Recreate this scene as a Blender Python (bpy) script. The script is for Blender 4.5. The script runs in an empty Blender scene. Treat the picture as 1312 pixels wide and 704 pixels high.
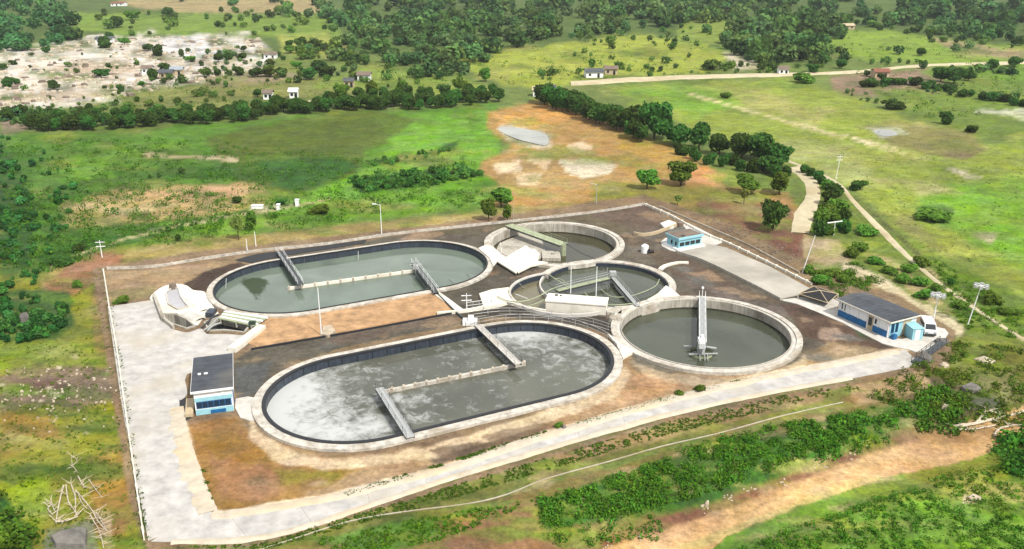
import bpy, bmesh, math, random
import numpy as np
from mathutils import Vector, Matrix
from mathutils.geometry import tessellate_polygon
random.seed(7); rng = np.random.default_rng(7)
C = bpy.context.scene.collection
sc = bpy.context.scene

# ------------------------------------------------------------------ camera, sky, sun, exposure
FPX, VH, CAMZ, CU, CV = 1150.0, -75.0, 60.0, 656.0, 352.0     # surveyed from the tank circles and the plot's corners
PITCH = math.atan((CV - VH) / FPX)
SP, CP = math.sin(PITCH), math.cos(PITCH)
cam_d = bpy.data.cameras.new('camera'); cam = bpy.data.objects.new('camera', cam_d); C.objects.link(cam)
cam.location = (0, 0, CAMZ); cam.rotation_euler = (math.pi / 2 - PITCH, 0, 0)
cam_d.angle = 2 * math.atan(656 / FPX); cam_d.clip_end = 40000; cam_d.clip_start = 0.5
sc.camera = cam
sc.view_settings.view_transform = 'Standard'; sc.view_settings.look = 'None'
sc.view_settings.exposure = 0.92; sc.view_settings.gamma = 1.0
SUN_EL, SUN_AZ = math.radians(52), math.radians(142)          # azimuth clockwise from north (+Y)
world = bpy.data.worlds.new('World'); sc.world = world; world.use_nodes = True
nt = world.node_tree; nt.nodes.clear()
wo = nt.nodes.new('ShaderNodeOutputWorld'); bg = nt.nodes.new('ShaderNodeBackground')
sky = nt.nodes.new('ShaderNodeTexSky'); sky.sky_type = 'NISHITA'; sky.sun_disc = False
sky.sun_elevation = SUN_EL; sky.sun_rotation = SUN_AZ; sky.air_density = 1.0; sky.dust_density = 2.5
tc = nt.nodes.new('ShaderNodeTexCoord'); mp = nt.nodes.new('ShaderNodeMapping'); mp.inputs['Scale'].default_value = (1.4, 1.4, 4.5)
cn = nt.nodes.new('ShaderNodeTexNoise'); cn.inputs['Scale'].default_value = 2.2; cn.inputs['Detail'].default_value = 6; cn.inputs['Roughness'].default_value = .6
cr = nt.nodes.new('ShaderNodeMapRange'); cr.inputs[1].default_value = .34; cr.inputs[2].default_value = .62; cr.inputs[3].default_value = .45; cr.inputs[4].default_value = .95
mx = nt.nodes.new('ShaderNodeMix'); mx.data_type = 'RGBA'
mx.inputs[7].default_value = (8.9, 8.8, 8.7, 1)               # hazy white cloud sheet
nt.links.new(tc.outputs['Generated'], mp.inputs[0]); nt.links.new(mp.outputs[0], cn.inputs['Vector'])
nt.links.new(cn.outputs['Fac'], cr.inputs[0]); nt.links.new(cr.outputs[0], mx.inputs[0])
nt.links.new(sky.outputs[0], mx.inputs[6]); nt.links.new(mx.outputs[2], bg.inputs[0])
bg.inputs[1].default_value = 0.078; nt.links.new(bg.outputs[0], wo.inputs[0])
sd = bpy.data.lights.new('sun', 'SUN'); sd.energy = 3.2; sd.angle = math.radians(2.5); sd.color = (1, .95, .87)
so = bpy.data.objects.new('sun', sd); C.objects.link(so)
sdir = Vector((math.sin(SUN_AZ) * math.cos(SUN_EL), math.cos(SUN_AZ) * math.cos(SUN_EL), math.sin(SUN_EL)))
so.rotation_euler = sdir.to_track_quat('Z', 'Y').to_euler(); so.location = sdir * 200

# ------------------------------------------------------------------ numbers: noise, terrain, survey point -> ground
_perm = rng.random((256, 256))
def vnoise(x, y):
    x = np.asarray(x, float); y = np.asarray(y, float)
    xi = np.floor(x).astype(int); yi = np.floor(y).astype(int); fx = x - xi; fy = y - yi
    fx = fx * fx * (3 - 2 * fx); fy = fy * fy * (3 - 2 * fy)
    a = _perm[xi & 255, yi & 255]; b = _perm[(xi + 1) & 255, yi & 255]; c = _perm[xi & 255, (yi + 1) & 255]; d = _perm[(xi + 1) & 255, (yi + 1) & 255]
    return (a * (1 - fx) + b * fx) * (1 - fy) + (c * (1 - fx) + d * fx) * fy
def fbm(x, y, o=4):
    s = 0; a = .5; t = 0
    for i in range(o):
        s = s + a * vnoise(x * 2 ** i + 17.3 * i, y * 2 ** i + 9.1 * i); t += a; a *= .55
    return s / t
def sstep(a, b, x):
    t = np.clip((x - a) / (b - a), 0, 1); return t * t * (3 - 2 * t)
def G0(u, v, z=0.0):
    u = np.asarray(u, float); v = np.asarray(v, float)
    a = (u - CU) / FPX; b = (CV - v) / FPX
    dy = CP + b * SP; dz = -SP + b * CP
    t = (z - CAMZ) / dz
    return a * t, dy * t
def P0(x, y, z):
    d = z - CAMZ; zc = np.maximum(y * CP - d * SP, 1e-3); yc = y * SP + d * CP
    return CU + FPX * x / zc, CV - FPX * yc / zc
def dist_poly(px, py, P, closed=True):
    P = np.asarray(P, float); n = len(P); m = None
    for i in range(n if closed else n - 1):
        a = P[i]; b = P[(i + 1) % n]; d = b - a; L = d @ d + 1e-9
        t = np.clip(((px - a[0]) * d[0] + (py - a[1]) * d[1]) / L, 0, 1)
        q = (px - a[0] - t * d[0]) ** 2 + (py - a[1] - t * d[1]) ** 2
        m = q if m is None else np.minimum(m, q)
    return np.sqrt(m)
def inside(px, py, P):
    P = np.asarray(P, float); n = len(P); r = np.zeros(np.shape(px), bool)
    for i in range(n):
        a = P[i]; b = P[(i + 1) % n]
        c = ((a[1] > py) != (b[1] > py))
        with np.errstate(divide='ignore', invalid='ignore'):
            xx = (b[0] - a[0]) * (py - a[1]) / (b[1] - a[1] + 1e-12) + a[0]
        r ^= c & (px < xx)
    return r
def sdist(px, py, P):
    d = dist_poly(px, py, P); return np.where(inside(px, py, P), d, -d)
SITE_PX = [(118, 345), (260, 322), (560, 288), (826, 250), (930, 285), (1062, 352), (1150, 378), (1225, 425), (1215, 470), (1100, 492), (860, 540), (600, 618), (330, 700), (190, 708), (165, 640)]
SITE = np.array([G0(u, v) for u, v in SITE_PX])
CREEK = np.array([G0(u, v) for u, v in [(640, 760), (780, 708), (900, 674), (1010, 634), (1130, 590), (1230, 565), (1330, 535), (1500, 500)]])
def H(x, y):
    x = np.asarray(x, float); y = np.asarray(y, float)
    sdv = sdist(x, y, SITE)
    out = sstep(1, 14, -sdv)
    r = np.hypot(x, y)
    h = (fbm(x * .05, y * .05, 3) - .5) * 1.3 * out
    h = h + (fbm(x * .012 + 5, y * .012, 3) - .5) * 9 * sstep(300, 650, r)
    h = h + sstep(900, 2600, r) * 22 * fbm(x * .0012, y * .0012 + 3, 3)
    dc = dist_poly(x, y, CREEK, False)
    h = h - 1.5 * sstep(7, 2.5, dc) * out
    return h
def G(u, v, dz=0.0):
    """ground point seen at survey coordinate (u, v)"""
    z = 0.0
    for _ in range(4):
        x, y = G0(u, v, z + dz); z = float(H(x, y))
    return Vector((float(x), float(y), z + dz))
def GZ(u, v, z=0.0):
    x, y = G0(u, v, z); return Vector((float(x), float(y), z))

# ------------------------------------------------------------------ materials
K = 0.60
def lin(c, k=K):
    f = lambda s: (s / 12.92 if s <= .04045 else ((s + .055) / 1.055) ** 2.4)
    return tuple(f(x / 255) * k for x in c[:3])
def srgb(r, g, b, k=K): return (*lin((r, g, b), k), 1)
def mat(name, col, rough=.8, var=.18, scale=1.5, bump=.15, col2=None, metal=0.0, streak=None, obj_rand=0.0, spec=.3, dirt=None):
    m = bpy.data.materials.new(name); m.use_nodes = True; n = m.node_tree.nodes; l = m.node_tree.links
    bs = n['Principled BSDF']; bs.inputs['Roughness'].default_value = rough; bs.inputs['Metallic'].default_value = metal
    bs.inputs['Specular IOR Level'].default_value = spec
    g = n.new('ShaderNodeNewGeometry'); t = n.new('ShaderNodeTexNoise'); t.inputs['Scale'].default_value = scale; t.inputs['Detail'].default_value = 7; t.inputs['Roughness'].default_value = .65
    src = g.outputs['Position']
    if streak:
        q = n.new('ShaderNodeMapping'); q.inputs['Scale'].default_value = streak; l.new(src, q.inputs[0]); src = q.outputs[0]
    l.new(src, t.inputs['Vector'])
    r = n.new('ShaderNodeValToRGB'); r.color_ramp.elements[0].position = .32; r.color_ramp.elements[1].position = .68
    c2 = col2 or tuple(x * (1 - var * 1.6) for x in col[:3]) + (1,)
    r.color_ramp.elements[0].color = c2; r.color_ramp.elements[1].color = tuple(min(1, x * (1 + var * .5)) for x in col[:3]) + (1,)
    l.new(t.outputs['Fac'], r.inputs[0]); out = r.outputs[0]
    if dirt:
        t2 = n.new('ShaderNodeTexNoise'); t2.inputs['Scale'].default_value = scale * .22; t2.inputs['Detail'].default_value = 5; l.new(g.outputs['Position'], t2.inputs['Vector'])
        mr = n.new('ShaderNodeMapRange'); mr.inputs[1].default_value = .5; mr.inputs[2].default_value = .72; mr.inputs[4].default_value = .7; l.new(t2.outputs['Fac'], mr.inputs[0])
        md = n.new('ShaderNodeMix'); md.data_type = 'RGBA'; l.new(mr.outputs[0], md.inputs[0]); l.new(out, md.inputs[6]); md.inputs[7].default_value = dirt; out = md.outputs[2]
    if obj_rand:
        oi = n.new('ShaderNodeObjectInfo'); hs = n.new('ShaderNodeMapRange'); hs.inputs[3].default_value = 1 - obj_rand; hs.inputs[4].default_value = 1 + obj_rand
        l.new(oi.outputs['Random'], hs.inputs[0]); mm = n.new('ShaderNodeMix'); mm.data_type = 'RGBA'; mm.blend_type = 'MULTIPLY'; mm.inputs[0].default_value = 1
        cb = n.new('ShaderNodeCombineColor'); [l.new(hs.outputs[0], cb.inputs[i]) for i in range(3)]
        l.new(out, mm.inputs[6]); l.new(cb.outputs[0], mm.inputs[7]); out = mm.outputs[2]
    l.new(out, bs.inputs['Base Color'])
    if bump:
        b = n.new('ShaderNodeBump'); b.inputs['Strength'].default_value = bump; b.inputs['Distance'].default_value = .06
        tb = n.new('ShaderNodeTexNoise'); tb.inputs['Scale'].default_value = scale * 6; tb.inputs['Detail'].default_value = 4; l.new(g.outputs['Position'], tb.inputs['Vector'])
        l.new(tb.outputs['Fac'], b.inputs['Height']); l.new(b.outputs[0], bs.inputs['Normal'])
    return m
def leafmat(name, col, var=.35):
    m = bpy.data.materials.new(name); m.use_nodes = True; n = m.node_tree.nodes; l = m.node_tree.links
    bs = n['Principled BSDF']; bs.inputs['Roughness'].default_value = .9; bs.inputs['Specular IOR Level'].default_value = .05
    at = n.new('ShaderNodeAttribute'); at.attribute_name = 'tint'
    oi = n.new('ShaderNodeObjectInfo'); hs = n.new('ShaderNodeMapRange'); hs.inputs[3].default_value = 1 - var; hs.inputs[4].default_value = 1 + var; l.new(oi.outputs['Random'], hs.inputs[0])
    r = n.new('ShaderNodeHueSaturation'); r.inputs['Color'].default_value = col; l.new(hs.outputs[0], r.inputs['Value'])
    hh = n.new('ShaderNodeMapRange'); hh.inputs[3].default_value = .462; hh.inputs[4].default_value = .525; l.new(oi.outputs['Random'], hh.inputs[0]); l.new(hh.outputs[0], r.inputs['Hue'])
    mm = n.new('ShaderNodeMix'); mm.data_type = 'RGBA'; mm.blend_type = 'MULTIPLY'; mm.inputs[0].default_value = 1
    l.new(r.outputs[0], mm.inputs[6]); l.new(at.outputs['Color'], mm.inputs[7]); l.new(mm.outputs[2], bs.inputs['Base Color'])
    tr = n.new('ShaderNodeBsdfTranslucent'); l.new(mm.outputs[2], tr.inputs['Color']); ms = n.new('ShaderNodeMixShader'); ms.inputs[0].default_value = .3
    l.new(bs.outputs[0], ms.inputs[1]); l.new(tr.outputs[0], ms.inputs[2]); l.new(ms.outputs[0], n['Material Output'].inputs[0])
    return m
def landmat():
    m = bpy.data.materials.new('land'); m.use_nodes = True; n = m.node_tree.nodes; l = m.node_tree.links
    bs = n['Principled BSDF']; bs.inputs['Roughness'].default_value = .95; bs.inputs['Specular IOR Level'].default_value = .12
    at = n.new('ShaderNodeAttribute'); at.attribute_name = 'land'; ve = n.new('ShaderNodeAttribute'); ve.attribute_name = 'veg'
    g = n.new('ShaderNodeNewGeometry')
    def noise(s, d=5, r=.6, dist=0.0):
        t = n.new('ShaderNodeTexNoise'); t.inputs['Scale'].default_value = s; t.inputs['Detail'].default_value = d; t.inputs['Roughness'].default_value = r; t.inputs['Distortion'].default_value = dist
        l.new(g.outputs['Position'], t.inputs['Vector']); return t.outputs['Fac']
    def rng_(x, a, b, c, d):
        t = n.new('ShaderNodeMapRange'); t.inputs[1].default_value = a; t.inputs[2].default_value = b; t.inputs[3].default_value = c; t.inputs[4].default_value = d; l.new(x, t.inputs[0]); return t.outputs[0]
    def math_(op, a, b):
        t = n.new('ShaderNodeMath'); t.operation = op
        for i, q in enumerate((a, b)):
            if isinstance(q, (int, float)): t.inputs[i].default_value = q
            else: l.new(q, t.inputs[i])
        return t.outputs[0]
    n1 = rng_(noise(.035, 6, .65, .6), .3, .7, .66, 1.2); n2 = rng_(noise(.22, 8, .78), .34, .66, .62, 1.26); n3 = rng_(noise(1.3, 8, .8), .36, .64, .66, 1.3)
    v = math_('MULTIPLY', math_('MULTIPLY', n1, n2), n3)
    # patchy hue: dry straw against green on vegetated ground
    hue = rng_(noise(.09, 5, .6, .8), .35, .65, .488, .506); sat = rng_(noise(.16, 4, .6), .3, .7, .85, 1.07)
    hs = n.new('ShaderNodeHueSaturation'); l.new(at.outputs['Color'], hs.inputs['Color']); l.new(hue, hs.inputs['Hue']); l.new(sat, hs.inputs['Saturation']); l.new(v, hs.inputs['Value'])
    # darker tussocks where the ground is vegetated
    tus = rng_(noise(.4, 7, .74, .3), .5, .62, 0, .8); tv = math_('MULTIPLY', tus, ve.outputs['Fac'])
    mx = n.new('ShaderNodeMix'); mx.data_type = 'RGBA'; l.new(tv, mx.inputs[0]); l.new(hs.outputs[0], mx.inputs[6])
    hk = n.new('ShaderNodeHueSaturation'); l.new(at.outputs['Color'], hk.inputs['Color']); hk.inputs['Value'].default_value = .45; hk.inputs['Hue'].default_value = .505; hk.inputs['Saturation'].default_value = .8; l.new(hk.outputs[0], mx.inputs[7])
    l.new(mx.outputs[2], bs.inputs['Base Color'])
    b = n.new('ShaderNodeBump'); b.inputs['Strength'].default_value = .5; b.inputs['Distance'].default_value = .25; l.new(noise(1.1, 8, .7), b.inputs['Height']); l.new(b.outputs[0], bs.inputs['Normal'])
    return m
def watermat(name, deep, foam=None, foam_lo=.5, foam_hi=.66, rough=.07):
    m = bpy.data.materials.new(name); m.use_nodes = True; n = m.node_tree.nodes; l = m.node_tree.links
    bs = n['Principled BSDF']; bs.inputs['Roughness'].default_value = rough; bs.inputs['IOR'].default_value = 1.33
    g = n.new('ShaderNodeNewGeometry')
    t = n.new('ShaderNodeTexNoise'); t.inputs['Scale'].default_value = .07; t.inputs['Detail'].default_value = 5; t.inputs['Distortion'].default_value = 1.2; l.new(g.outputs['Position'], t.inputs['Vector'])
    r = n.new('ShaderNodeValToRGB'); r.color_ramp.elements[0].position = .35; r.color_ramp.elements[1].position = .7
    r.color_ramp.elements[0].color = tuple(x * .72 for x in deep[:3]) + (1,); r.color_ramp.elements[1].color = tuple(x * 1.15 for x in deep[:3]) + (1,); l.new(t.outputs['Fac'], r.inputs[0]); out = r.outputs[0]
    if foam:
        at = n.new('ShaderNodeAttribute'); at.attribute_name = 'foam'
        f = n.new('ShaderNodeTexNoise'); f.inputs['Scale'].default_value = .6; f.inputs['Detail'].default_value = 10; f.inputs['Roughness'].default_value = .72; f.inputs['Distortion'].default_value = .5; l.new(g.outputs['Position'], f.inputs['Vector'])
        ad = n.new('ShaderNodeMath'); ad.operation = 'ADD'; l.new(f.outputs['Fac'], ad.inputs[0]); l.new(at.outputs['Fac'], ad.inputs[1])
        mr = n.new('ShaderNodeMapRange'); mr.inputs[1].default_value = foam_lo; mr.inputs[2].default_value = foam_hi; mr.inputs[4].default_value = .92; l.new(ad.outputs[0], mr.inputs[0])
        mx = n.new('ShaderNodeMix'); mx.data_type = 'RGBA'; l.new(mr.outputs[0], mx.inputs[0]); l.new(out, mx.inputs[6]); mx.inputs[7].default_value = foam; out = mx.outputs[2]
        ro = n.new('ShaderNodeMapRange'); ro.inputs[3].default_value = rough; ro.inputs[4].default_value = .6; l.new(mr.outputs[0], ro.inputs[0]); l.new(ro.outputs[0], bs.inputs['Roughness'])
    l.new(out, bs.inputs['Base Color'])
    b = n.new('ShaderNodeBump'); b.inputs['Strength'].default_value = .25; b.inputs['Distance'].default_value = .05
    w = n.new('ShaderNodeTexNoise'); w.inputs['Scale'].default_value = 1.6; w.inputs['Detail'].default_value = 4; l.new(g.outputs['Position'], w.inputs['Vector']); l.new(w.outputs['Fac'], b.inputs['Height']); l.new(b.outputs[0], bs.inputs['Normal'])
    return m
M = dict(
    land=landmat(),
    concrete=mat('pale_concrete', srgb(226, 222, 214), .85, .16, .8, .2, dirt=srgb(180, 170, 150)),
    cream=mat('cream_concrete', srgb(244, 239, 224, .66), .85, .1, .8, .12, dirt=srgb(218, 208, 184)),
    road=mat('road_concrete', srgb(226, 223, 218, .5), .9, .2, .5, .2, obj_rand=.025, dirt=srgb(206, 196, 176, .54)),
    rimc=mat('weathered_rim', srgb(214, 203, 184), .85, .22, .7, .25, dirt=srgb(158, 140, 112)),
    sand=mat('washed_sand', srgb(228, 216, 194, .56), .95, .16, .6, .3, dirt=srgb(222, 198, 158, .58)),
    rimw=mat('pale_rim', srgb(228, 221, 208), .85, .32, 1.1, .3, dirt=srgb(160, 146, 122)),
    tankwall=mat('streaked_tank_wall', srgb(210, 204, 190), .8, .3, 1.2, .2, streak=(3, 3, .25), dirt=srgb(120, 110, 92)),
    stain=mat('dark_waterline', srgb(70, 66, 52), .6, .3, 1.5, .1),
    liner=mat('navy_liner', srgb(62, 72, 86), .45, .3, 1.1, .1, spec=.5, obj_rand=.18, streak=(2, 2, .4)),
    coping=mat('bitumen_coping', srgb(48, 50, 54), .6, .2, 2),
    steel=mat('galvanised_steel', srgb(205, 208, 206), .45, .12, 3, .05, metal=.25),
    dsteel=mat('dark_steel', srgb(74, 80, 82), .5, .25, 3, .05),
    gsteel=mat('green_grey_steel', srgb(186, 196, 160), .6, .2, 1.5, .1),
    whitep=mat('white_paint', srgb(244, 246, 246, .75), .6, .06, 1.5, .05),
    cyan=mat('pale_cyan_paint', srgb(168, 226, 240), .6, .08, 1.5, .05),
    blue=mat('blue_paint', srgb(36, 116, 178), .5, .2, 1.5, .05),
    glass=mat('window_glass', srgb(24, 62, 92), .1, .2, .8, 0, spec=.7),
    dglass=mat('dark_glass', srgb(36, 46, 52), .1, .2, .8, 0, spec=.7),
    roofg=mat('grey_roof_sheet', srgb(88, 94, 100), .6, .22, .6, .2, dirt=srgb(112, 112, 110)),
    roofs=mat('roof_sheet', srgb(76, 82, 90), .5, .3, .5, .1, obj_rand=.1, dirt=srgb(122, 118, 110)),
    roofb=mat('brown_roof', srgb(134, 118, 104), .7, .2, 1, .2),
    roofr=mat('red_roof', srgb(150, 96, 74), .7, .2, 1, .2),
    tan=mat('tan_render', srgb(214, 194, 160), .8, .12, 1, .1),
    soil=mat('orange_soil', srgb(206, 166, 122), .95, .3, .5, .5, dirt=srgb(166, 128, 90)),
    black=mat('black_rubber', srgb(38, 38, 40), .6, .2, 2, 0),
    cable=mat('dark_cable', srgb(50, 52, 50), .6, .1, 2, 0),
    greenbox=mat('dark_green_box', srgb(36, 70, 46), .5, .2, 2, .05),
    bark=mat('bark', srgb(104, 84, 62), .9, .3, 3, .4),
    deadwood=mat('bleached_wood', srgb(226, 212, 188), .85, .2, 3, .3),
    rock=mat('pale_rock', srgb(214, 200, 176), .9, .2, 1, .4, dirt=srgb(160, 138, 112)),
    grock=mat('grey_rock', srgb(136, 132, 126), .9, .3, .8, .5),
    dirtroad=mat('sandy_track', srgb(214, 202, 168), .95, .15, .3, .3, dirt=srgb(180, 160, 120)),
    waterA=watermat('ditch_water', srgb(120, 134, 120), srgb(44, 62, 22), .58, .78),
    waterF=watermat('foaming_water', srgb(106, 108, 96), srgb(210, 214, 212), .43, .76),
    waterC=watermat('clarifier_water', srgb(82, 88, 72)),
    waterB=watermat('brown_water', srgb(80, 78, 56)),
    waterK=watermat('khaki_water', srgb(128, 122, 96), rough=.15),
    waterP=watermat('puddle_water', srgb(168, 170, 158), rough=.12),
    leafd=leafmat('dark_foliage', srgb(70, 106, 44, .7), .4),
    leafm=leafmat('mid_foliage', srgb(98, 138, 50, .72), .35),
    leafl=leafmat('light_foliage', srgb(136, 156, 74, .7), .2),
    leafw=leafmat('woodland_foliage', srgb(80, 118, 60, .72), .0),
    leafs=leafmat('undergrowth_foliage', srgb(88, 122, 46, .74), .0),
)

# ------------------------------------------------------------------ object helpers
def tagp(o, label=None, cat=None, group=None, kind=None):
    if label: o['label'] = label
    if cat: o['category'] = cat
    if group: o['group'] = group
    if kind: o['kind'] = kind
    return o
def thing(name, label, cat, loc=(0, 0, 0), group=None, rz=0.0):
    o = bpy.data.objects.new(name, None); o.location = loc; o.rotation_euler[2] = rz; C.objects.link(o); o.empty_display_size = .5
    return tagp(o, label, cat, group)
def new_obj(name, me, parent=None, m=None):
    if m is not None and not me.materials: me.materials.append(m)
    o = bpy.data.objects.new(name, me); C.objects.link(o)
    if parent is not None: o.parent = parent
    return o
class MB:
    def __init__(s): s.v = []; s.f = []
    def add(s, vs, fs):
        k = len(s.v); s.v += [tuple(p) for p in vs]; s.f += [tuple(i + k for i in f) for f in fs]
    def box(s, a, b):
        x0, y0, z0 = a; x1, y1, z1 = b
        s.add([(x0, y0, z0), (x1, y0, z0), (x1, y1, z0), (x0, y1, z0), (x0, y0, z1), (x1, y0, z1), (x1, y1, z1), (x0, y1, z1)],
              [(0, 3, 2, 1), (4, 5, 6, 7), (0, 1, 5, 4), (1, 2, 6, 5), (2, 3, 7, 6), (3, 0, 4, 7)])
    def prism(s, pts, z0, z1, top=True, bottom=False):
        """pts: outline (x, y); z1 may be a list"""
        n = len(pts); zt = z1 if isinstance(z1, (list, tuple)) else [z1] * n
        ar = sum(pts[i][0] * pts[(i + 1) % n][1] - pts[(i + 1) % n][0] * pts[i][1] for i in range(n))
        if ar < 0: pts = list(pts)[::-1]; zt = list(zt)[::-1]
        vs = [(p[0], p[1], z0) for p in pts] + [(p[0], p[1], zt[i]) for i, p in enumerate(pts)]
        fs = [(i, (i + 1) % n, (i + 1) % n + n, i + n) for i in range(n)]
        tri = tessellate_polygon([[Vector((p[0], p[1], 0)) for p in pts]])
        for t in tri:
            a, b, c = (pts[i] for i in t)
            cr_ = (b[0] - a[0]) * (c[1] - a[1]) - (b[1] - a[1]) * (c[0] - a[0])
            t = t if cr_ > 0 else t[::-1]
            if top: fs.append(tuple(i + n for i in t))
            if bottom: fs.append(tuple(t[::-1]))
        s.add(vs, fs)
    def tube(s, a, b, r, r2=None, n=6, caps=True):
        a = Vector(a); b = Vector(b); d = (b - a)
        if d.length < 1e-6: return
        d.normalize(); up = Vector((0, 0, 1)) if abs(d.z) < .95 else Vector((1, 0, 0)); x = d.cross(up).normalized(); y = x.cross(d)
        r2 = r if r2 is None else r2; vs = []
        for p, q in ((a, r), (b, r2)):
            for i in range(n):
                t = 2 * math.pi * i / n; vs.append(p + x * math.cos(t) * q + y * math.sin(t) * q)
        fs = [(i, i + n, (i + 1) % n + n, (i + 1) % n) for i in range(n)]
        if caps: fs += [tuple(range(n)), tuple(range(2 * n - 1, n - 1, -1))]
        s.add(vs, fs)
    def path(s, pts, r, n=6):
        for a, b in zip(pts[:-1], pts[1:]): s.tube(a, b, r, n=n)
    def beam(s, a, b, w, h):
        """rectangular bar whose top centre line runs a -> b"""
        a = Vector(a); b = Vector(b); d = b - a; d.z = 0; d.normalize(); p = Vector((-d.y, d.x, 0)) * w / 2; k = Vector((0, 0, h))
        s.add([a - p - k, a + p - k, b + p - k, b - p - k, a - p, a + p, b + p, b - p], [(0, 1, 2, 3), (7, 6, 5, 4), (4, 5, 1, 0), (5, 6, 2, 1), (6, 7, 3, 2), (7, 4, 0, 3)])
    def build(s, name, m, parent=None, smooth=False, world=True):
        me = bpy.data.meshes.new(name); v = np.array(s.v, float)
        if parent is not None and world and len(v):
            q = parent
            while q is not None: v = v - np.array(q.location); q = q.parent
        me.from_pydata([tuple(x) for x in v], [], s.f); me.update()
        if smooth: me.polygons.foreach_set('use_smooth', [True] * len(me.polygons))
        return new_obj(name, me, parent, M[m] if isinstance(m, str) else m)
def structure(o, label=None):
    o['kind'] = 'structure'
    if label: o['label'] = label
    return o
def smoothline(pts, n=6, closed=False):
    P = [Vector(p) for p in pts]; out = []; N = len(P)
    for i in range(N if closed else N - 1):
        p0 = P[(i - 1) % N] if (closed or i > 0) else P[0]; p1 = P[i]; p2 = P[(i + 1) % N]; p3 = P[(i + 2) % N] if (closed or i + 2 < N) else P[-1]
        for k in range(n):
            t = k / n; out.append(.5 * ((2 * p1) + (p2 - p0) * t + (2 * p0 - 5 * p1 + 4 * p2 - p3) * t * t + (3 * p1 - p0 - 3 * p2 + p3) * t ** 3))
    if not closed: out.append(P[-1])
    return out
def circ_path(c, r, n=96, a0=0, a1=2 * math.pi):
    full = abs(a1 - a0 - 2 * math.pi) < 1e-6
    k = n if full else n + 1
    return [(Vector((c[0] + r * math.cos(a0 + (a1 - a0) * i / n), c[1] + r * math.sin(a0 + (a1 - a0) * i / n), 0)), Vector((math.cos(a0 + (a1 - a0) * i / n), math.sin(a0 + (a1 - a0) * i / n), 0))) for i in range(k)]
def stad_path(a, b, r, step=1.15):
    a = Vector((*a, 0)); b = Vector((*b, 0)); d = (b - a); L = d.length; d.normalize(); nrm = Vector((d.y, -d.x, 0)); out = []
    m = int(L / step); k = int(math.pi * r / step); th0 = math.atan2(nrm.y, nrm.x)
    for i in range(m): out.append((a + d * L * i / m + nrm * r, nrm.copy()))
    for i in range(k):
        t = th0 + math.pi * i / k; q = Vector((math.cos(t), math.sin(t), 0)); out.append((b + q * r, q))
    for i in range(m): out.append((b - d * L * i / m - nrm * r, -nrm))
    for i in range(k):
        t = th0 + math.pi + math.pi * i / k; q = Vector((math.cos(t), math.sin(t), 0)); out.append((a + q * r, q))
    return out
def sweep(mb, path, prof, closed=True, closeprof=True):
    """prof: list of (outward offset, z), anticlockwise seen with outward to the right"""
    n = len(path); k = len(prof); vs = [(p + q * o).xy.to_tuple() + (z,) for p, q in path for o, z in prof]; fs = []
    for i in range(n if closed else n - 1):
        j = (i + 1) % n
        for a in range(k if closeprof else k - 1):
            b = (a + 1) % k; fs.append((i * k + a, i * k + b, j * k + b, j * k + a))
    if not closed and closeprof: fs += [tuple(range(k)), tuple((n - 1) * k + a for a in range(k - 1, -1, -1))]
    mb.add(vs, fs)
def handrail(mb, pts, h=1.0, post=1, r=.035, mid=True):
    pts = [Vector(p) for p in pts]; up = Vector((0, 0, h))
    mb.path([p + up for p in pts], r, 5)
    if mid: mb.path([p + up * .5 for p in pts], r * .8, 5)
    for i in range(0, len(pts), post): mb.tube(pts[i], pts[i] + up, r, n=5)
    mb.tube(pts[-1], pts[-1] + up, r, n=5)
def lerp(a, b, t): return a + (b - a) * t
def seg(a, b, n): return [lerp(Vector(a), Vector(b), i / n) for i in range(n + 1)]

# ------------------------------------------------------------------ tank survey (metres)
D1 = ((-40.6, 155.5), (-19.0, 166.4), 15.35)
D2 = ((-21.35, 112.2), (2.2, 123.9), 14.63)
CLA = ((31.5, 134.1), 15.3); CLB = ((8.9, 180.0), 14.8); CLC = ((17.55, 156.1), 12.5)
CLD = (tuple(G0(727, 375, .4)), 10.7)
def tank_sd(x, y):
    """positive inside any tank (distance in from its outer edge)"""
    best = np.full(np.shape(x), -1e9)
    for (a, b, r) in (D1, D2):
        a = np.array(a); b = np.array(b); d = b - a; t = np.clip(((x - a[0]) * d[0] + (y - a[1]) * d[1]) / (d @ d), 0, 1)
        best = np.maximum(best, r - np.hypot(x - a[0] - t * d[0], y - a[1] - t * d[1]))
    for c, r in (CLA, CLB, CLC): best = np.maximum(best, r - np.hypot(x - c[0], y - c[1]))
    best = np.maximum(best, CLD[1] + .5 - np.hypot(x - CLD[0][0], y - CLD[0][1]))
    return best
PITS = [  # small sunk pits of the inlet works, survey coords
    [(208, 404), (224, 404), (239, 410), (250, 419), (239, 422), (221, 416), (208, 411)],
    [(262, 414), (282, 407), (322, 416), (313, 427), (288, 424), (268, 425)],
]

# ------------------------------------------------------------------ land cover (survey outlines, colour of the ground itself)
_r = random.Random(4)
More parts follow.
